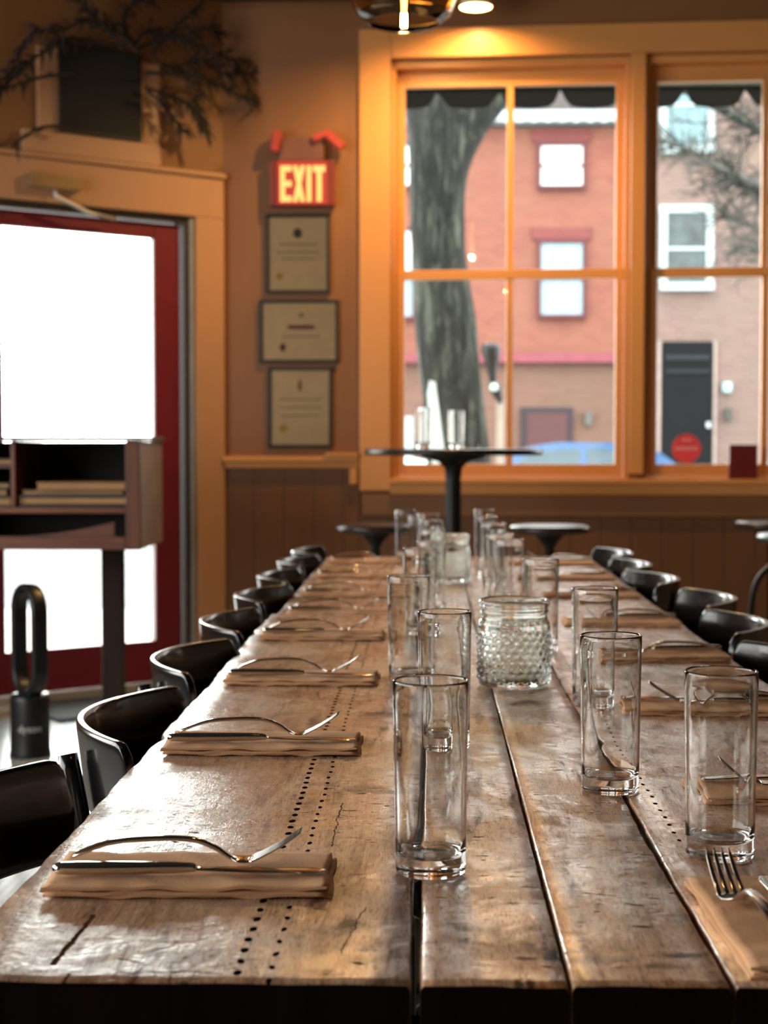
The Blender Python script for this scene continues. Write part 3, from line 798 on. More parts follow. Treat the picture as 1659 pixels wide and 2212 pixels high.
for i, (y, wv) in enumerate(zip(LS, WL)):
    setting(-0.196 + rnd.uniform(-.004, .004), y, R([1.5, 0.6, -0.5, 1.0, -1, 0, 1, -1][i]), wv, GLS, [0.0, 0.0, 0.003, -0.004, 0.0, 0.003, 0, 0][i], R([0, 1, -2, 1, 0, -1, 0, 1][i]))
RS = [1.640, 2.160, 2.690, 3.20, 3.90, 4.41, 4.95]
WR = ['behind the rightmost glass, cut by the frame', 'on the second place setting of the right side', 'on the third place setting of the right side', 'on the fourth place setting of the right side',
      'on the first right setting of the far table', 'on the second right setting of the far table', 'on the last right setting of the far table']
for i, (y, wv) in enumerate(zip(RS, WR)):
    setting(0.393 + (0.012 if y > 3.4 else 0), y, R(180 + [2, -2, 3, -1, 1, 0, -1][i]), wv, GRS, [0.0, 0.01, 0.012, 0.0, 0.0, 0.003, 0][i], R([-2, -5, 2, 1, 0, -1, 0][i]))
# head-of-table setting in the lower right corner, turned to point down the table
hn = dup(nap0, (0.272, 1.176, tz(1.2)), R(91.5), 'folded brown paper napkin at the near right table corner, cut by the frame', 'napkin at the table end')
dup(fork0, (0.2500, 1.066, tz(1.2)+NAP_T+0.0005), R(95.0), 'steel fork pointing away from the camera at the near right corner', 'fork at the table end')
dup(knife0, (0.2795, 1.057, tz(1.2)+NAP_T+0.0005), R(91), 'steel table knife beside the fork pointing away at the near right corner', 'knife at the table end')
# ================================================================== BAR TABLE AND STOOLS
bt = thing('bar_table', 'tall round black bar table in front of the left window', 'table', ((979-925)/F*6.35, 6.35, 0))
m = MB(); m.lathe([(0, 1.072), (0.352, 1.072), (0.358, 1.076), (0.360, 1.084), (0.358, 1.094), (0.352, 1.097), (0, 1.097)], 64); m.build('tabletop', simple('black_tabletop', (22, 18, 15), 0.3), bt)
m = MB(); m.lathe([(0, 1.0715), (0.13, 1.0715), (0.13, 1.064), (0.06, 1.045), (0.036, 1.02), (0.032, 0.98), (0.032, 0.10), (0.05, 0.06), (0, 0.06)], 32); m.build('column', BLACKM, bt)
m = MB(); m.lathe([(0, 0.0), (0.155, 0.0), (0.16, 0.012), (0.13, 0.03), (0.06, 0.06), (0, 0.0602)], 40); m.build('base', BLACKM, bt)
for px, lb in ((985, 'clear glass standing on the tall black bar table'), (914, 'left clear glass on the tall black bar table, before the trunk')):
    o = g0.copy(); COL.objects.link(o); o.location = ((px-925)/F*6.3, 6.3, 1.0978); o['label'] = lb; o['group'] = 'glasses on the bar table'
    if px == 985: o.scale = (1.0, 1.0, 0.93)
def make_stool():
    t = thing('bar_stool')
    m = MB(); m.lathe([(0, 0.758), (0.145, 0.758), (0.158, 0.764), (0.162, 0.775), (0.158, 0.786), (0.145, 0.790), (0.05, 0.787), (0, 0.786)], 48)
    m.build('seat', simple('dark_stool_seat', (48, 36, 34), 0.28), t)
    m = MB(); m.lathe([(0, 0.757), (0.07, 0.757), (0.05, 0.74), (0.019, 0.70), (0.017, 0.08), (0, 0.08)], 24); m.build('column', BLACKM, t)
    m = MB(); m.lathe([(0, 0.0), (0.14, 0.0), (0.145, 0.01), (0.12, 0.03), (0.03, 0.07), (0, 0.0805)], 36); m.build('base', BLACKM, t)
    m = MB(); rr = [(0.105*math.cos(a), 0.105*math.sin(a)) for a in [2*math.pi*k/24 for k in range(25)]]
    m.tube([(x, y, 0.28) for x, y in rr], 0.008, 8); m.tube([(-0.105, 0, 0.28), (0.105, 0, 0.28)], 0.006, 8); m.build('footrest', BLACKM, t)
    return t
s0 = make_stool(); s0.location = ((812-925)/F*6.45, 6.45, 0); tag(s0, 'round black pedestal stool left of the bar table column', 'stool', 'round pedestal stools by the windows')
s0.location.y = 6.40
dup(s0, ((1187-925)/F*6.35, 6.35, 0), 0, 'round dark pedestal stool right of the bar table column')
dup(s0, ((1664-925)/F*6.72, 6.72, 0), 0, 'round pedestal stool at the right edge below the right window')
# bent-tube stool at the right edge
bs = thing('bent_leg_stool', 'black stool with curved tubular legs at the right frame edge', 'stool', (1.335, 5.55, 0))
m = MB(); m.lathe([(0, 0.772), (0.16, 0.772), (0.178, 0.780), (0.18, 0.792), (0.172, 0.802), (0.10, 0.797), (0, 0.795)], 48); m.build('seat', simple('blue_black_vinyl', (40, 52, 62), 0.3), bs)
m = MB(); m.lathe([(0, 0.771), (0.06, 0.771), (0.055, 0.71), (0.03, 0.69), (0, 0.69)], 24); m.build('hub', BLACKM, bs)
for k in range(4):
    a = R(202 + 90*k - 10); c, s = math.cos(a), math.sin(a)
    pts = smooth_path([(0.03*c, 0.03*s, 0.71), (0.12*c, 0.12*s, 0.70), (0.19*c, 0.19*s, 0.64), (0.215*c, 0.215*s, 0.52), (0.225*c, 0.225*s, 0.25), (0.235*c, 0.235*s, 0.0)], 6)
    m = MB(); m.tube(pts, 0.0105, 10); m.build('leg', BLACKM, bs)
m = MB(); m.tube([(0.222*math.cos(a), 0.222*math.sin(a), 0.25) for a in [2*math.pi*k/32 for k in range(33)]], 0.007, 8); m.build('foot_ring', BLACKM, bs)

# ================================================================== EXIT SIGN, CERTIFICATES
def EX(x, y): d = ray(x, y); t = 7.35/d.y; return d.x*t, CZ+d.z*t     # on the EXIT wall
ex = thing('exit_sign', 'lit red and yellow EXIT sign with emergency lamp heads on the wall', 'sign', (-0.578, 7.35, 2.205))
m = MB(); m.box((-0.155, -0.06, 0.008), (0.145, -0.001, 0.215), 0.006); m.build('housing', simple('red_glow_housing', (112, 44, 38), 0.4), ex)  # red glow of the lit face put into the clear housing's colour
m = MB(); m.box((-0.118, -0.066, 0.014), (0.112, -0.061, 0.212), 0.001); m.build('sign_face', emit('exit_red_glow', (1.0, 0.035, 0.02), 0.55), ex)
def letters():
    m = MB(); Y0, Y1 = -0.070, -0.0665; z0, z1 = 0.026, 0.190
    def bar(x0, x1, a, b): m.box((x0, Y0, a), (x1, Y1, b))
    x = -0.104; bar(x, x+0.022, z0, z1)
    for a, b in ((z0, z0+0.026), (0.095, 0.121), (z1-0.026, z1)): bar(x+0.022, x+0.052, a, b)
    x = -0.046
    for sgn in (1, -1):
        pts = [(0.0, z0), (0.021, z0), (0.056, z1), (0.035, z1)]
        pts = [((x + p) if sgn == 1 else (x + 0.056 - p), z) for p, z in pts]
        m.poly(pts, Y0 - (0.0003 if sgn > 0 else 0), Y1)
    bar(0.018, 0.039, z0, z1)
    bar(0.047, 0.103, z1-0.028, z1); bar(0.064, 0.087, z0, z1-0.028)
    return m.build('exit_letters', emit('exit_yellow_glow', (1.0, 0.62, 0.16), 1.25), ex)
letters()
m = MB(); m.box((-0.105, -0.055, 0.216), (0.095, -0.001, 0.325), 0.006); m.build('battery_box', simple('translucent_box', (112, 74, 60), 0.4), ex)
for cx, cz, ang, w_ in ((-0.125, 0.30, R(80), 0.10), (0.145, 0.305, R(-42), 0.11)):
    m = MB(); t = bmesh.new(); bmesh.ops.create_cube(t, size=1)
    for v in t.verts: v.co = Vector((v.co.x*w_, v.co.y*0.055, v.co.z*0.042))
    bmesh.ops.bevel(t, geom=t.edges[:], offset=0.008, segments=2, affect='EDGES')
    m.merge(t, Matrix.Translation((cx, -0.06, cz)) @ Matrix.Rotation(-ang, 4, 'Y'))
    if cx > 0:
        t = bmesh.new(); bmesh.ops.create_cube(t, size=1)
        for v in t.verts: v.co = Vector((v.co.x*0.09, v.co.y*0.05, v.co.z*0.034))
        bmesh.ops.bevel(t, geom=t.edges[:], offset=0.008, segments=2, affect='EDGES')
        m.merge(t, Matrix.Translation((0.085, -0.055, 0.325)) @ Matrix.Rotation(R(-22), 4, 'Y'))
    m.build('lamp_head', simple('lamp_head_plastic', (170, 70, 60), 0.35), ex)
def certificate(x0, y0, x1, y1, label, marks, rim=0.016):
    a, b = EX(x0, y1); c, d = EX(x1, y0); cx = (a+c)/2; W_, H_ = c-a, d-b
    t = thing('certificate', label, 'framed certificate', (cx, 7.35, b), 0, 'framed certificates under the exit sign')
    w2 = W_/2
    m = MB()
    m.box((-w2, -0.02, 0), (w2, -0.001, rim), 0.002); m.box((-w2, -0.02, H_-rim), (w2, -0.001, H_), 0.002)
    m.box((-w2, -0.02, rim), (-w2+rim, -0.001, H_-rim), 0.002); m.box((w2-rim, -0.02, rim), (w2, -0.001, H_-rim), 0.002)
    m.build('picture_frame', FRAMEB, t)
    m = MB(); m.box((-w2+rim, -0.010, rim), (w2-rim, -0.004, H_-rim)); doc = m.build('document', DOC, t)
    for nm, u, v, sx, sz, rgb in marks:
        m = MB(); px, pz = -w2+u*W_, v*H_
        if nm == 'seal':
            m2 = [(px + sx*math.cos(2*math.pi*k/24)*(1+0.08*(k % 2)), pz + sz*math.sin(2*math.pi*k/24)*(1+0.08*(k % 2))) for k in range(24)]
            m.poly(m2, -0.0112, -0.0101)
        else: m.box((px-sx, -0.0112, pz-sz), (px+sx, -0.0101, pz+sz))
        m.build(nm, simple(nm+'_ink', rgb, 0.6), doc)
    m = MB(); m.box((-w2+rim, -0.0150, rim), (w2-rim, -0.0135, H_-rim)); m.build('glazing', PANE, t)
certificate(574, 463, 713, 635, 'upright framed certificate directly under the EXIT sign', [('seal', 0.5, 0.76, 0.020, 0.022, (60, 52, 38)), ('seal', 0.22, 0.22, 0.016, 0.016, (196, 140, 50)), ('text_line', 0.5, 0.62, 0.09, 0.003, (130, 112, 82)), ('text_line', 0.5, 0.52, 0.10, 0.003, (136, 116, 86)), ('text_line', 0.5, 0.44, 0.08, 0.003, (136, 116, 86))])
certificate(560, 648, 732, 785, 'wide landscape framed certificate, middle of the three', [('title_bar', 0.53, 0.57, 0.062, 0.009, (110, 40, 24)), ('seal', 0.3, 0.25, 0.014, 0.018, (84, 44, 40)), ('seal', 0.53, 0.76, 0.012, 0.012, (150, 124, 88)), ('text_line', 0.53, 0.42, 0.09, 0.003, (140, 118, 86))])
certificate(579, 793, 718, 968, 'upright framed certificate, lowest of the three, resting on the chair rail', [('seal', 0.5, 0.77, 0.010, 0.026, (140, 96, 30)), ('seal', 0.24, 0.24, 0.020, 0.020, (196, 158, 44)), ('text_line', 0.5, 0.60, 0.10, 0.003, (144, 120, 88)), ('text_line', 0.5, 0.5, 0.1, 0.003, (144, 120, 88)), ('text_line', 0.5, 0.40, 0.09, 0.003, (144, 120, 88))])

# ================================================================== ABOVE THE DOOR: BLACK BOARD AND DRIED BRANCHES
xa, za = DW(120, 302); xb, zb = DW(295, 131)
bb = thing('black_board', 'square black board standing on the ledge above the red door', 'board', dloc((xa+xb)/2, -0.03, 2.462), TH_D)
w2 = (xb-xa)/2
m = MB(); m.box((-w2, -0.022, 0), (w2, -0.0, 0.385), 0.003); m.build('board_body', simple('matte_black', (26, 26, 24), 0.5), bb)
m = MB(); m.box((-w2+0.012, -0.026, 0.012), (w2-0.012, -0.023, 0.373), 0.001); m.build('board_face', simple('board_black', (17, 19, 18), 0.8), bb)
br = thing('dried_branches', 'spread of dark dried branches hung over the board above the door', 'dried branches', dloc(-0.65, -0.10, 2.75), TH_D)
stems = [[(265, 130), (215, 75), (150, 62), (95, 85), (45, 80), (10, 150), (-40, 200)], [(130, 172), (60, 180), (0, 198), (-60, 225)], [(240, 120), (185, 62), (160, 35), (140, 10)],
         [(255, 115), (300, 75), (350, 95), (410, 75), (445, 82)], [(270, 118), (350, 90), (420, 125), (490, 150), (525, 235)], [(280, 170), (370, 175), (440, 190), (505, 225)],
         [(290, 200), (345, 215), (385, 245), (410, 290)], [(125, 285), (70, 283), (0, 325)], [(300, 140), (340, 160), (400, 140), (450, 165), (520, 170)], [(270, 110), (240, 60), (260, 20), (300, 5)],
         [(285, 210), (330, 240), (370, 290)], [(230, 110), (130, 95), (60, 130), (10, 175), (-30, 210)], [(300, 130), (360, 60), (400, 30)], [(330, 150), (380, 190), (395, 230), (400, 270)]]
bx0, bz0 = -0.65, 2.75
TWIG = simple('dark_twig', (38, 30, 24), 0.8)
for si, st in enumerate(stems):
    pts = []
    for (x, y) in st:
        u, z = DW(x, y); pts.append(Vector((u-bx0, -0.01+rnd.uniform(-0.045, 0.02), z-bz0)))
    sp = smooth_path(pts, 6); m = MB(); n = len(sp)
    m.tube(sp, [0.0080*(1-0.65*i/n)+0.001 for i in range(n)], 6)
    for i in range(3, n, 1):
        dens = 4 if st[0][0] > 220 else 1
        for _ in range(dens):
            if rnd.random() < 0.35: continue
            d = (sp[min(i+1, n-1)]-sp[max(0, i-1)]).normalized(); a = rnd.uniform(-1.2, 1.2)
            dd = Vector((d.x*math.cos(a)-d.z*math.sin(a), rnd.uniform(-0.35, 0.2), d.x*math.sin(a)+d.z*math.cos(a)-0.15)).normalized()
            L = rnd.uniform(0.03, 0.085)
            m.tube([sp[i], sp[i]+dd*L*0.5+Vector((0, 0, 0.004)), sp[i]+dd*L-Vector((0, 0, 0.006))], [0.0040, 0.0058, 0.0020], 5)
    m.build('branch', TWIG, br)

# ================================================================== HOST STAND
hs = thing('host_stand', 'wooden host stand with open cubbies of menus before the red door', 'stand', (-1.49, 6.15, 0))
X0, X1, Y0_, Y1_, Z0, Z1 = -0.41, 0.405, -0.25, 0.25, 0.716, 1.145
m = MB(); m.box((X0, Y0_-0.01, Z1-0.018), (X1+0.01, Y1_, Z1), 0.004); m.build('top_board', wood('dark_top', (50, 36, 26), (84, 64, 44), 0.4, 0), hs)
m = MB(); m.box((X1-0.022, Y0_+0.02, Z0+0.002), (X1, Y1_, Z1-0.019), 0.003); m.build('side_panel', GREYWOOD, hs)
m = MB(); m.box((X0, Y0_+0.02, Z0+0.002), (X0+0.022, Y1_, Z1-0.019), 0.003); m.build('side_panel', GREYWOOD, hs)
m = MB(); m.box((X1-0.055, Y0_, Z0), (X1, Y0_+0.019, Z1-0.019), 0.003); m.build('front_stile', WALNUTV, hs)
m = MB(); m.box((X0+0.023, Y1_-0.015, Z0+0.02), (X1-0.023, Y1_-0.001, Z1-0.02)); m.build('back_panel', simple('dark_back', (26, 24, 22), 0.7), hs)
m = MB(); m.box((X0, Y0_, Z0), (X1-0.056, Y0_+0.02, Z0+0.05), 0.004); m.box((X0, Y0_+0.021, Z0), (X1-0.023, Y1_-0.016, Z0+0.016)); m.build('bottom_rail', WALNUT, hs)
zsh = 0.855
m = MB(); m.box((X0+0.023, Y0_+0.002, zsh), (X1-0.056, Y1_-0.016, zsh+0.022), 0.003); m.build('shelf', WALNUT, hs)
m = MB()   # arched apron under the shelf
pts = [(X0+0.023, Z0+0.051)]
for k in range(17):
    f = k/16; pts.append((X0+0.023 + (X1-0.1-X0-0.023)*f, Z0+0.052 + 0.055*(2*abs(f-0.42))**2*0.75))
pts.append((X1-0.1, Z0+0.051)); m.poly(pts, Y0_+0.004, Y0_+0.018)
m.build('arched_apron', WALNUT, hs)
xd = -0.085
m = MB(); m.box((xd-0.008, Y0_+0.03, zsh+0.023), (xd+0.008, Y1_-0.016, Z1-0.019), 0.002); m.build('divider', WALNUTV, hs)
m = MB(); m.box((X0+0.023, Y0_+0.03, zsh+0.17), (xd-0.009, Y1_-0.016, zsh+0.182), 0.002); m.build('shelf', WALNUT, hs)
DARKLEG = wood('dark_walnut_leg', (24, 14, 10), (46, 28, 18), 0.85, 2, 0.8)
for lx in (0.2225, -0.34):
    m = MB(); m.box((lx-0.042, 0.10, 0), (lx+0.042, 0.18, Z0-0.001), 0.006); m.build('leg', DARKLEG, hs)
# menus and books in the cubbies, each a thing resting on what is under it
def menu(x0, x1, z, th, rgb, label, name='menu', dy=0.0):
    t = thing(name, label, 'menu' if name == 'menu' else 'book', (-1.49+(x0+x1)/2, 6.15-0.03+dy, z))
    hw = (x1-x0)/2
    m = MB(); m.box((-hw, -0.17, 0), (hw, 0.16, th*0.25), 0.0008); m.box((-hw, -0.17, th*0.75), (hw, 0.16, th), 0.0008); m.box((-hw, 0.15, th*0.25), (hw, 0.16, th*0.75)); m.build('cover', simple('cover_%d_%d_%d' % rgb, rgb, 0.5), t)
    m = MB(); m.box((-hw+0.003, -0.165, th*0.26), (hw-0.003, 0.149, th*0.74)); m.build('pages', simple('menu_pages', (170, 130, 84), 0.7), t)
zs = 0.878
menu(X0+0.03, xd-0.015, zs, 0.038, (84, 66, 44), 'thick tan book at the bottom of the left cubby of the host stand', 'book')
menu(X0+0.035, xd-0.03, zs+0.0385, 0.030, (22, 26, 26), 'black menu stacked on the tan book in the left cubby')
menu(X0+0.03, xd-0.02, zs+0.069, 0.022, (46, 48, 36), 'olive menu topmost in the lower left cubby')
menu(xd+0.012, X1-0.06, zs, 0.045, (18, 22, 22), 'black menu at the bottom of the right cubby of the host stand')
menu(xd+0.03, X1-0.075, zs+0.0455, 0.018, (96, 78, 50), 'thin olive-tan menu lying on the black one in the right cubby')
menu(xd+0.09, X1-0.062, zs+0.064, 0.030, (150, 108, 68), 'folded tan menu on top of the stack in the right cubby', dy=-0.02)
menu(X0+0.03, xd-0.012, zsh+0.183, 0.022, (90, 70, 44), 'tan menu on the upper left shelf of the host stand')

# ================================================================== TOWER FAN
fn = thing('tower_fan', 'black bladeless tower fan with an open loop standing by the host stand', 'fan', (-1.426, 5.57, 0), R(-53))
m = MB(); m.lathe([(0, 0), (0.074, 0), (0.076, 0.006), (0.072, 0.02), (0.070, 0.12), (0.070, 0.205), (0.066, 0.222), (0, 0.222)], 40); m.build('fan_base', BLACKP, fn)
m = MB(); rings = []; N = 64; hw, r = 0.092, 0.092; zlo, zhi = 0.222+0.092, 0.515
def stad(t_, off):
    # centre line of the loop (stadium) as (x, z, nx, nz)
    q = t_*(2*(zhi-zlo)+2*math.pi*r)
    if q < zhi-zlo: return r, zlo+q, 1, 0
    q -= zhi-zlo
    if q < math.pi*r: a = q/r; return r*math.cos(a), zhi+r*math.sin(a), math.cos(a), math.sin(a)
    q -= math.pi*r
    if q < zhi-zlo: return -r, zhi-q, -1, 0
    q -= zhi-zlo; a = math.pi+q/r
    return r*math.cos(a), zlo+r*math.sin(a), math.cos(a), math.sin(a)
for i in range(N):
    x, z, nx, nz = stad(i/N, 0); ring = []
    for k in range(16):
        a = 2*math.pi*k/16; c, s = math.cos(a), math.sin(a)
        dn = 0.013*math.copysign(abs(c)**0.6, c)*(1.0-0.25*s); dy = 0.031*math.copysign(abs(s)**0.7, s)
        ring.append((x+nx*dn, dy, z+nz*dn))
    rings.append(ring)
rings.append(rings[0])
m.rings(rings, cap=False); bmesh.ops.remove_doubles(m.bm, verts=m.bm.verts[:], dist=1e-5); m.build('fan_loop', BLACKP, fn)
cu = bpy.data.curves.new('dyson', 'FONT'); cu.body = 'dyson'; cu.size = 0.036; cu.extrude = 0.0006; cu.align_x = 'CENTER'
to = bpy.data.objects.new('tmp', cu); COL.objects.link(to); bpy.context.view_layer.update()
me = bpy.data.meshes.new_from_object(to.evaluated_get(bpy.context.evaluated_depsgraph_get())); COL.objects.unlink(to); bpy.data.objects.remove(to)
for v in me.vertices:
    x, y, z = v.co; a = R(-90+53+13) + x/0.0705; rr = 0.0708+z
    v.co = (rr*math.cos(a), rr*math.sin(a), 0.095+y)
me.materials.append(simple('silver_lettering', (190, 200, 200), 0.4))
lo = bpy.data.objects.new('fan_logo', me); COL.objects.link(lo); lo.parent = fn

# ================================================================== LAMPS
FIL = emit('glowing_filament', (1.0, 0.62, 0.25), 160)
BULB = glass_mat('bulb_glass', (1, 0.9, 0.75), 1.1)
def pendant(x, y, zb, label, power):
    t = thing('pendant_lamp', label, 'pendant lamp', (x, y, zb), 0, 'amber glass pendant lamps over the table')
    # open-bottomed blown glass bowl
    outer = [(0.105, 0.006), (0.140, 0.035), (0.162, 0.085), (0.166, 0.15), (0.150, 0.205), (0.11, 0.25), (0.058, 0.282), (0.032, 0.30)]
    prof = [(r, z) for r, z in outer] + [(r-0.0025, z) for r, z in outer[::-1]]
    m = MB(); m.lathe(prof, 48, closed_prof=True); m.build('glass_shade', AMBER, t)
    m = MB(); m.lathe([(0, 0.34), (0.030, 0.335), (0.034, 0.30), (0.030, 0.22), (0.018, 0.205), (0, 0.205)], 24); m.build('socket', BLACKM, t)
    m = MB(); m.lathe([(0, -0.018), (0.008, -0.014), (0.015, 0.0), (0.016, 0.05), (0.016, 0.18), (0.012, 0.204), (0, 0.204)], 24); b = m.build('bulb', BULB, t)
    m = MB()
    for k in range(4):
        a = 2*math.pi*k/4+0.4; q = 0.006
        m.tube([(q*math.cos(a), q*math.sin(a), -0.004), (q*math.cos(a+0.3), q*math.sin(a+0.3), 0.185)], 0.0013, 5)
    m.build('filament', FIL, b)
    m = MB(); m.tube([(0, 0, 0.341), (0, 0, ZC-zb-0.001)], 0.004, 8); m.build('cord', BLACKM, t)
    l = bpy.data.lights.new('pendant_light', 'POINT'); l.energy = power; l.color = (1.0, 0.56, 0.22); l.shadow_soft_size = 0.012
    lo = bpy.data.objects.new('pendant_light', l); COL.objects.link(lo); lo.parent = t; lo.location = (0, 0, -0.040)
PEND = (9, 2.5)
pendant((872-925)/F*4.7, 4.7, CZ+(902/F)*4.7-0.012, 'amber glass pendant lamp with glowing filament at the top of the photo', PEND[0])
pendant(-0.08, 1.8, 2.40, 'amber glass pendant lamp above the frame over the near table', PEND[1])
SHADEM = simple('cream_shade', (232, 214, 170), 0.5); WBULB = emit('warm_bulb', (1.0, 0.66, 0.28), 12)
def ceiling_lamp(x, y, label, power):
    cl = thing('ceiling_lamp', label, 'ceiling lamp', (x, y, 3.045), 0, 'small ceiling lamps before the windows')
    m = MB(); m.lathe([(0.070, 0.0), (0.072, 0.004), (0.055, 0.07), (0.035, 0.114), (0.033, 0.114), (0.053, 0.07), (0.068, 0.004)], 32, closed_prof=True); m.build('lamp_shade', SHADEM, cl)
    m = MB(); m.lathe([(0, 0.055), (0.014, 0.057), (0.024, 0.068), (0.022, 0.080), (0.012, 0.097), (0, 0.098)], 24); m.build('bulb', WBULB, cl)
    l = bpy.data.lights.new('ceiling_lamp_light', 'POINT'); l.energy = power; l.color = (1.0, 0.58, 0.21); l.shadow_soft_size = 0.028
    lo = bpy.data.objects.new('ceiling_lamp_light', l); COL.objects.link(lo); lo.parent = cl; lo.location = (0, 0, 0.040)
ceiling_lamp(0.208, 7.06, 'small cream ceiling lamp at the top frame edge above the left window', 34)
ceiling_lamp(-0.02, 6.62, 'small cream ceiling lamp just above the frame, nearer the table', 115)

# ================================================================== ON THE RIGHT WINDOW
def WP(x, y):
    d = ray(x, y); D = Vector((math.cos(TH_W), math.sin(TH_W))); det = -d.x*D.y + D.x*d.y
    t = (-BX*D.y + D.x*BY)/det
    return Vector((d.x*t-BX, d.y*t-BY)).dot(D), CZ + d.z*t
u, z = WP(1485, 969)
st = thing('round_sticker', 'round pink-red sticker low on the right window pane', 'sticker', wloc(u, 0.048, z), TH_W)
m = MB(); m.poly([(0.067*math.cos(2*math.pi*k/48), 0.067*math.sin(2*math.pi*k/48)) for k in range(48)], 0, 0.0015); m.build('sticker_disc', simple('pink_red_vinyl', (226, 74, 84), 0.5, var=0.03), st)
m = MB()
for k in range(9): m.box((-0.052+k*0.0118, -0.0006, -0.008), (-0.045+k*0.0118, -0.0001, 0.010))
m.box((-0.022, -0.0006, 0.036), (0.022, -0.0001, 0.044)); m.build('sticker_mark', simple('pale_pink_print', (244, 170, 172), 0.5), st)
u, z = WP(1603, 992)
cb = thing('red_card', 'small dark red box standing on the sill of the right window', 'box', wloc(u, -0.03, 0.9585), TH_W)
m = MB(); m.box((-0.063, -0.012, 0.0), (0.063, 0.012, 0.155), 0.002); m.build('card_body', simple('dark_red_card', (96, 10, 14), 0.5), cb)

# ================================================================== OUTSIDE
def plane(name, a, b, z, mat):
    m = MB(); m.box((a[0], a[1], z-0.05), (b[0], b[1], z)); return struct(m.build(name, mat))
plane('ground', (-80, 5.2), (80, 27.9), -0.30, simple('street_asphalt', (118, 118, 120), 0.9, nscale=2))
gs = MB(); gs.box((-60, 7.62, -0.299), (60, 12.0, -0.15)); struct(gs.build('ground_sidewalk', simple('pale_sidewalk', (176, 174, 168), 0.9, nscale=3)))
def brick_mat(name, c1, c2, mortar, sc=1.0, blotch=(150, 118, 100), amt=0.5):
    t = NT(name)
    mp = t.n('ShaderNodeMapping'); t.l(t.n('ShaderNodeTexCoord').outputs['Object'], mp.inputs[0])
    mp.inputs['Rotation'].default_value = (R(90), 0, 0)
    b = t.n('ShaderNodeTexBrick'); b.inputs['Scale'].default_value = sc
    b.inputs['Color1'].default_value = (*lin(c1), 1); b.inputs['Color2'].default_value = (*lin(c2), 1); b.inputs['Mortar'].default_value = (*lin(mortar), 1)
    b.inputs['Brick Width'].default_value = 0.21; b.inputs['Row Height'].default_value = 0.075; b.inputs['Mortar Size'].default_value = 0.008
    t.l(mp.outputs[0], b.inputs['Vector'])
    f = t.ramp(t.noise(0.9, 6, (1, 1, 1), 0.65), [(0.42, (0, 0, 0)), (0.66, (amt, amt, amt))])
    t.base(t.mix(f, b.outputs[0], lin(blotch))); t.p.inputs['Roughness'].default_value = 0.9
    return t.m
BR1 = brick_mat('salmon_brick', (134, 80, 66), (120, 68, 58), (126, 88, 76), amt=0.45, blotch=(130, 92, 76))
BR1B = brick_mat('tan_stained_brick', (116, 84, 74), (106, 74, 66), (118, 96, 84), blotch=(100, 82, 66))
BR2 = brick_mat('pinkish_grey_brick', (122, 98, 92), (110, 86, 82), (126, 110, 104), blotch=(112, 100, 90), amt=0.6)
WHITE = simple('white_paint_outside', (170, 186, 190), 0.6, var=0.05)
MAROON = simple('maroon_paint', (84, 30, 40), 0.6)
SKYGL = simple('curtained_pane', (136, 162, 172), 0.3, var=0.08)
WHGL = simple('white_blind', (230, 234, 236), 0.6, var=0.02)
DKGL = simple('dark_reflecting_pane', (52, 64, 66), 0.15, var=0.5, nscale=4)
YB = 28.0
def fx(px, py): p = P(px, py, YB); return p.x, p.z
def rect(m, px0, py0, px1, py1, y0, y1, bv=0.0):
    a = fx(px0, py1); b = fx(px1, py0); m.box((a[0], y0, a[1]), (b[0], y1, b[1]), bv)
def facade_window(par, px0, py0, px1, py1, fr, pane, split=None, fw=8, lintel=None, off=(0, 0, 0)):
    m = MB()
    rect(m, px0-fw, py0-fw, px1+fw, py0, YB-0.10, YB-0.001); rect(m, px0-fw, py1, px1+fw, py1+fw, YB-0.14, YB-0.001)
    rect(m, px0-fw, py0, px0, py1, YB-0.10, YB-0.001); rect(m, px1, py0, px1+fw, py1, YB-0.10, YB-0.001)
    if split: rect(m, px0, split-3, px1, split+3, YB-0.08, YB-0.001)
    f = m.build('window', fr, par)
    m = MB(); rect(m, px0, py0, px1, py1, YB-0.05, YB-0.002); m.build('pane', pane, f)
# building opposite, left
b1 = thing('brick_building', 'salmon brick building across the street with maroon-framed windows and white cornice', 'building')
m = MB(); rect(m, 600, 274, 1371, 1300, YB, YB+6); m.build('wall', BR1, b1)
m = MB(); rect(m, 600, 786, 1371, 1300, YB-0.04, YB-0.001); m.build('ground_floor_wall', BR1B, b1)
m = MB(); rect(m, 600, 246, 1371, 273, YB-0.35, YB+0.5)
for k in range(26): rect(m, 604+k*30, 262, 616+k*30, 273.5, YB-0.42, YB-0.351)
m.build('cornice', WHITE, b1)
m = MB(); rect(m, 600, 90, 1371, 245, YB+0.8, YB+3); m.build('parapet', simple('pale_mauve_stucco', (90, 83, 82), 0.9), b1)
m = MB(); rect(m, 600, 764, 1371, 785, YB-0.22, YB-0.0401); m.build('sign_band', simple('faded_red_band', (126, 58, 70), 0.6), b1)
facade_window(b1, 1168, 316, 1258, 402, MAROON, WHGL, 359); facade_window(b1, 1168, 526, 1258, 680, MAROON, SKYGL, 603)
m = MB(); rect(m, 1148, 492, 1278, 517, YB-0.05, YB-0.001); m.build('lintel', simple('dusty_red_stone', (112, 56, 54), 0.8), b1)
m = MB(); rect(m, 1148, 282, 1278, 307, YB-0.05, YB-0.001); m.build('lintel', simple('dusty_red_stone', (112, 56, 54), 0.8), b1)
facade_window(b1, 806, 316, 891, 402, MAROON, WHGL, 359); facade_window(b1, 806, 605, 891, 684, MAROON, SKYGL)
facade_window(b1, 806, 500, 889, 590, MAROON, WHGL)
m = MB(); rect(m, 1124, 880, 1236, 1000, YB-0.12, YB-0.041); m.build('doorway_frame', simple('dark_purple_frame', (44, 34, 42), 0.7), b1)
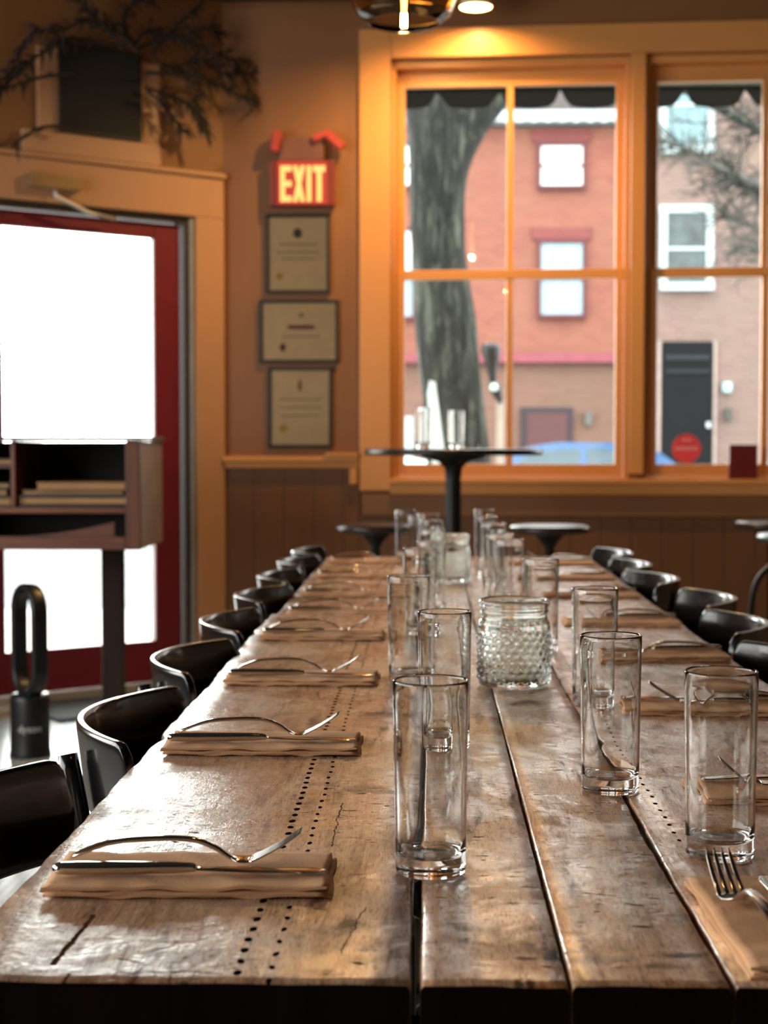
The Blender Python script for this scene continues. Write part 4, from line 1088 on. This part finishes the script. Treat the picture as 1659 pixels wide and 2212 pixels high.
m = MB(); rect(m, 1138, 893, 1224, 1000, YB-0.13, YB-0.121); m.build('doorway_panel', simple('dull_maroon', (78, 44, 46), 0.7), b1)
m = MB(); rect(m, 1262, 890, 1276, 918, YB-0.2, YB-0.041); m.build('wall_light', simple('grey_fixture', (88, 86, 84), 0.6), b1)
m = MB(); rect(m, 868, 900, 893, 1010, YB-0.10, YB-0.041); m.build('pale_shutter', WHITE, b1)
# building opposite, right
b2 = thing('brick_building', 'pinkish grey brick building across the street with white-framed windows and black door', 'building')
m = MB(); rect(m, 1372, -400, 2300, 1300, YB-0.2, YB+6); m.build('wall', BR2, b2)
YB = 27.79
facade_window(b2, 1440, 120, 1526, 316, WHITE, simple('blue_reflecting_pane', (98, 128, 136), 0.3, var=0.3, nscale=3), 228, 16)
facade_window(b2, 1440, 460, 1524, 612, WHITE, DKGL, 538, 16)
facade_window(b2, 1700, 460, 1784, 612, WHITE, DKGL, 538, 16)
m = MB(); rect(m, 1428, 738, 1537, 1060, YB-0.10, YB-0.001); d = m.build('entrance_door', simple('black_street_door', (14, 18, 21), 0.8, spec=0.2), b2)
m = MB(); rect(m, 1436, 768, 1530, 778, YB-0.13, YB-0.101); rect(m, 1436, 800, 1530, 806, YB-0.13, YB-0.101); m.build('door_panel', simple('slate_rail', (24, 32, 38), 0.8), d)
m = MB(); rect(m, 1523, 912, 1531, 924, YB-0.16, YB-0.101); m.build('door_knob', STEELSTRIP, d)
m = MB(); rect(m, 1559, 826, 1578, 848, YB-0.16, YB-0.001, 0.03); m.build('wall_lantern', simple('pale_blue_lamp', (150, 190, 196), 0.4), b2)
m = MB(); rect(m, 1563, 882, 1577, 908, YB-0.12, YB-0.001); m.build('mailbox', simple('dark_mailbox', (58, 60, 54), 0.5), b2)
m = MB(); rect(m, 1418, 738, 1427, 1060, YB-0.06, YB-0.001); rect(m, 1538, 738, 1547, 1060, YB-0.06, YB-0.001); m.build('door_casing', simple('pale_casing', (160, 144, 138), 0.7), b2)
YB = 28.0

# street tree with a thick trunk close to the window
BARK = NT('grey_green_bark')
bn = BARK.noise(5, 8, (3.5, 3.5, 0.7), 0.65, 0.8)
BARK.base(BARK.ramp(bn, [(0.40, lin((9, 11, 9))), (0.52, lin((30, 34, 30))), (0.68, lin((88, 92, 82)))]))
BARK.p.inputs['Roughness'].default_value = 0.95; BARK.bump(bn, 1.0, 0.03); BARK = BARK.m
tp = P(975, 1300, 10.6)
tree = thing('street_tree', 'thick bark tree trunk outside the left window with a limb forking right', 'tree', (tp.x, 10.6, -0.15))
YT = 10.6
tr_prof = [(1310, 915, 1085), (1100, 925, 1068), (960, 922, 1054), (880, 915, 1046), (820, 908, 1040), (750, 902, 1032), (690, 899, 1026), (610, 894, 1012), (520, 888, 1003), (420, 886, 1003), (340, 883, 1004), (280, 880, 1005), (225, 876, 1004), (160, 870, 1000), (60, 862, 985), (-120, 850, 960)]
m = MB(); rings = []
for y, a, b in smooth_path([Vector((p[0], p[1], p[2])) for p in tr_prof], 3):
    A_, B_ = P(a, y, YT), P(b, y, YT); c = (A_+B_)/2; r = (B_-A_).length/2
    rings.append([(c.x-tp.x + r*math.cos(2*math.pi*k/28)*(1+0.05*math.sin(k*3.1+y*0.012)), r*0.95*math.sin(2*math.pi*k/28)*(1+0.06*math.sin(k*2.3+y*0.02)), c.z+0.15) for k in range(28)])
m.rings(rings); m.build('trunk', BARK, tree)
def tl(px, py, Y=YT): p = P(px, py, Y); return Vector((p.x-tp.x, Y-YT, p.z+0.15))
m = MB(); m.tube(smooth_path([tl(948, 470), tl(965, 360), tl(1010, 270), tl(1062, 205), tl(1105, 120), tl(1150, 20)], 6), [0.165-0.0025*i for i in range(31)], 16); m.build('limb', BARK, tree)
m = MB(); m.tube(smooth_path([tl(1100, 200), tl(1300, 130), tl(1500, 200, 11.5), tl(1600, 260, 12), tl(1700, 310, 12)], 6), [0.06-0.0015*i for i in range(25)], 8); m.build('limb', BARK, tree)
# bare tree before the right building
q = P(1900, 1250, 17)
t2 = thing('bare_tree', 'bare branches of a street tree in front of the right building', 'tree', (q.x, 17, -0.3))
def t2l(px, py, Y=17): p = P(px, py, Y); return Vector((p.x-q.x, Y-17, p.z+0.3))
m = MB(); m.tube(smooth_path([Vector((0, 0, 0)), t2l(1890, 900), t2l(1870, 600), t2l(1840, 300)], 4), [0.14-0.007*i for i in range(13)], 10); m.build('trunk', BARK, t2)
TW2 = simple('grey_twig', (72, 72, 68), 0.9)
mains = [[(1880, 650), (1760, 480), (1659, 420), (1600, 392), (1560, 370)], [(1870, 560), (1740, 340), (1640, 280), (1590, 258), (1545, 190)], [(1870, 520), (1700, 430), (1560, 365), (1500, 330), (1420, 300)],
         [(1860, 700), (1740, 600), (1640, 500), (1560, 470)], [(1850, 400), (1700, 240), (1600, 150), (1480, 120)], [(1880, 640), (1700, 560), (1600, 530)]]
for mi_, st_ in enumerate(mains):
    sp = smooth_path([t2l(x, y, 17+rnd.uniform(-.6, .6)) for x, y in st_], 7); n = len(sp); m = MB()
    m.tube(sp, [0.045*(1-0.7*i/n)+0.006 for i in range(n)], 7)
    for i in range(6, n):
        for _ in range(3):
            d = (sp[min(i+1, n-1)]-sp[i-1]).normalized(); a = rnd.uniform(-1.3, 1.3); L = rnd.uniform(0.2, 0.75)
            dd = Vector((d.x*math.cos(a)-d.z*math.sin(a), rnd.uniform(-.4, .4), d.x*math.sin(a)+d.z*math.cos(a)))
            e = sp[i]+dd*L
            m.tube([sp[i], sp[i]+dd*L*0.5+Vector((rnd.uniform(-.04, .04), 0, rnd.uniform(-.04, .04))), e], [0.012, 0.008, 0.004], 4)
            for _k in range(2):
                e2 = sp[i]+dd*L*rnd.uniform(.4, .9); m.tube([e2, e2+Vector((rnd.uniform(-.25, .25), 0, rnd.uniform(-.25, .25)))], [0.006, 0.003], 4)
    m.build('branch', TW2 if mi_ > 1 else BARK, t2)

# flared black fixture hanging beside the trunk
q = P(1062, 800, 10.4)
mt = thing('parking_meter', 'black flared meter head beside the trunk outside the left window', 'meter', (q.x, 10.35, -0.15))
def ml(px, py): p = P(px, py, 10.35); return Vector((p.x-q.x, 0, p.z+0.15))
m = MB(); rings = []
for y, a, b in ((741, 1050, 1074), (745, 1041, 1080), (756, 1038, 1082), (775, 1045, 1079), (800, 1052, 1073), (824, 1058, 1070)):
    A_, B_ = ml(a, y), ml(b, y); c = (A_+B_)/2; r = (B_-A_).length/2
    rings.append([(c.x+r*math.cos(2*math.pi*k/20), 0.7*r*math.sin(2*math.pi*k/20), c.z) for k in range(20)])
m.rings(rings); m.build('meter_hood', BLACKP, mt)
m = MB(); rings = []
for y, a, b in ((822, 1062, 1072), (830, 1056, 1080), (845, 1058, 1085), (860, 1068, 1086), (872, 1079, 1085)):
    A_, B_ = ml(a, y), ml(b, y); c = (A_+B_)/2; r = (B_-A_).length/2
    rings.append([(c.x+r*math.cos(2*math.pi*k/20), 0.7*r*math.sin(2*math.pi*k/20), c.z) for k in range(20)])
m.rings(rings); m.build('meter_body', BLACKP, mt)
m = MB(); c = ml(1066, 836); m.lathe([(0, 0), (0.018, 0.002), (0.026, 0.012), (0.026, 0.03), (0.018, 0.05), (0, 0.055)], 16, (c.x, -0.05, c.z-0.03)); m.build('meter_highlight', simple('pale_aqua_highlight', (190, 216, 212), 0.3), mt)  # pale blob modelled in place of the highlight on the dark body
m = MB(); m.tube([ml(1070, 862)+Vector((0.03, 0.02, 0)), Vector((0.05, 0.03, 0.0))], 0.025, 12); m.build('post', simple('grey_post', (140, 128, 118), 0.6), mt)
# pale leaning board in front of the trunk
q = P(945, 960, 9.9)
lb_ = thing('leaning_board', 'pale blue-white board leaning against the tree trunk outside', 'board', (q.x, 9.9, -0.15))
m = MB()
pts = [(P(x, y, 9.9).x-q.x, P(x, y, 9.9).z+0.15) for x, y in ((928, 822), (940, 826), (950, 900), (964, 1010), (978, 1395), (936, 1395), (934, 1010), (926, 900), (923, 850))]
m.poly(pts, -0.03, 0.03); m.build('board_body', simple('pale_blue_board', (190, 206, 206), 0.5), lb_)

# cars
def car(name, label, x, y, z0, col, L=4.3, Hh=1.43, flip=1):
    t = thing(name, label, 'car', (x, y, z0), R(0) if flip > 0 else R(180)); paint = simple('car_paint_%d_%d_%d' % col, col, 0.25, 0.2, var=0.04, coat=0.6)
    W = 0.86; h = L/2
    sil = [(-h, 0.45), (-h*0.97, 0.68), (-h*0.80, 0.86), (-h*0.52, 0.93), (h*0.62, 0.95), (h*0.93, 0.92), (h, 0.6), (h*0.98, 0.3), (-h*0.97, 0.26)]
    m = MB(); sec = []
    for wy, k in ((-W, 0.93), (-W*0.94, 1.0), (W*0.94, 1.0), (W, 0.93)): sec.append([(px, wy, 0.55+(pz-0.55)*k) for px, pz in sil])
    m.rings(sec, smooth=False)
    bmesh.ops.bevel(m.bm, geom=m.bm.edges[:], offset=0.03, segments=2, affect='EDGES'); m.build('body', paint, t)
    m = MB(); cab = [(-h*0.50, 0.93), (-h*0.20, Hh-0.06), (-h*0.02, Hh), (h*0.35, Hh-0.01), (h*0.55, Hh-0.10), (h*0.80, 0.94)]
    sec = []
    for wy, k in ((-W*0.92, 0.0), (-W*0.70, 1.0), (W*0.70, 1.0), (W*0.92, 0.0)):
        sec.append([(px, wy, 0.93+(pz-0.93)*(1 if k else 0.02) ) for px, pz in cab])
    sec = [[(px, -W*0.93+0.0, pz) if False else (px, -W*(0.93-0.22*(pz-0.93)/(Hh-0.93)), pz) for px, pz in cab], [(px, W*(0.93-0.22*(pz-0.93)/(Hh-0.93)), pz) for px, pz in cab]]
    m.rings(sec, smooth=False); bmesh.ops.bevel(m.bm, geom=m.bm.edges[:], offset=0.05, segments=2, affect='EDGES'); m.build('cabin', paint, t)
    win = simple('car_glass', (60, 78, 88), 0.08)
    for sy in (-1, 1):
        m = MB()
        for pl in ([(-h*0.38, 0.96), (-h*0.19, Hh-0.12), (h*0.10, Hh-0.08), (h*0.10, 0.97)], [(h*0.14, 0.97), (h*0.14, Hh-0.08), (h*0.38, Hh-0.10), (h*0.62, 0.98)]):
            vs = [m.bm.verts.new((px, sy*(W*(0.93-0.22*(pz-0.93)/(Hh-0.93))+0.006), pz)) for px, pz in pl]; m.face(vs)
        m.build('side_window', win, t, recalc=False)
    for wx in (-h*0.62, h*0.62):
        for wy in (-W+0.08, W-0.08):
            m = MB(); M_ = Matrix.Translation((wx, wy, 0.32)) @ Matrix.Rotation(R(90), 4, 'X'); t_ = bmesh.new()
            bmesh.ops.create_cone(t_, cap_ends=True, segments=28, radius1=0.32, radius2=0.32, depth=0.2); m.merge(t_, M_); m.build('wheel', BLACKP, t)
    return t
qc = P(1190, 960, 20.5); car('car', 'blue car parked across the street, its roof above the sill', qc.x+0.1, 20.5, -0.30, (28, 74, 118), 4.3, 1.445, 1)
qc = P(1640, 960, 15.0); car('car', 'pale blue car at the curb outside the right window', qc.x+0.6, 15.0, -0.30, (110, 140, 158), 4.4, 1.30, 1)
qc = P(905, 960, 17.5); car('car', 'white car parked outside left of the bar table', qc.x-0.9, 17.5, -0.30, (200, 214, 218), 4.2, 1.30, 1)

# awning with a scalloped valance
aw = thing('awning', 'black awning with a scalloped valance hanging outside the windows', 'awning', (0.8, 8.05, 2.9))
AWM = simple('black_green_canvas', (20, 22, 16), 0.9); YA = 8.05
m = MB(); pts = []
zt_ = P(1000, 190, YA).z-2.9; per = (P(1211, 220, YA)-P(1078, 220, YA)).x; x0 = P(1078, 220, YA).x-0.8
zb0 = P(1000, 236, YA).z-2.9; zpk = P(1000, 200, YA).z-2.9
n = 220; lo_, hi_ = -3.0, 3.0
for i in range(n+1):
    x = lo_+(hi_-lo_)*i/n; f = abs(((x-x0)/per+0.5) % 1.0-0.5)*2   # 0 at cusp, 1 mid scallop
    pts.append((x, zb0 + (zpk-zb0)*math.exp(-(f/0.17)**1.5) + 0.012*(1-f)))
m2 = [(lo_, zt_)]+pts+[(hi_, zt_)]
bm_ = m.bm
top_a = [bm_.verts.new((x, -0.004, zt_)) for x, _ in pts]; bot_a = [bm_.verts.new((x, -0.004, z)) for x, z in pts]
top_b = [bm_.verts.new((x, 0.004, zt_)) for x, _ in pts]; bot_b = [bm_.verts.new((x, 0.004, z)) for x, z in pts]
for i in range(n):
    m.face([top_a[i], top_a[i+1], bot_a[i+1], bot_a[i]]); m.face([top_b[i], bot_b[i], bot_b[i+1], top_b[i+1]]); m.face([bot_a[i], bot_a[i+1], bot_b[i+1], bot_b[i]])
m.build('valance', AWM, aw)
m = MB(); m.box((lo_, -0.035, zt_+0.001), (hi_, 0.02, zt_+0.025), 0.006); m.build('front_bar', simple('grey_green_bar', (96, 110, 104), 0.5, 0.3), aw)
m = MB(); a = zt_+0.026; sec = [[(lo_, -0.6, 0.62), (lo_, -0.6, 0.612), (lo_, 0.012, a), (lo_, 0.012, a+0.010)], [(hi_, -0.6, 0.62), (hi_, -0.6, 0.612), (hi_, 0.012, a), (hi_, 0.012, a+0.010)]]
m.rings(sec, smooth=False); m.build('canopy', AWM, aw)
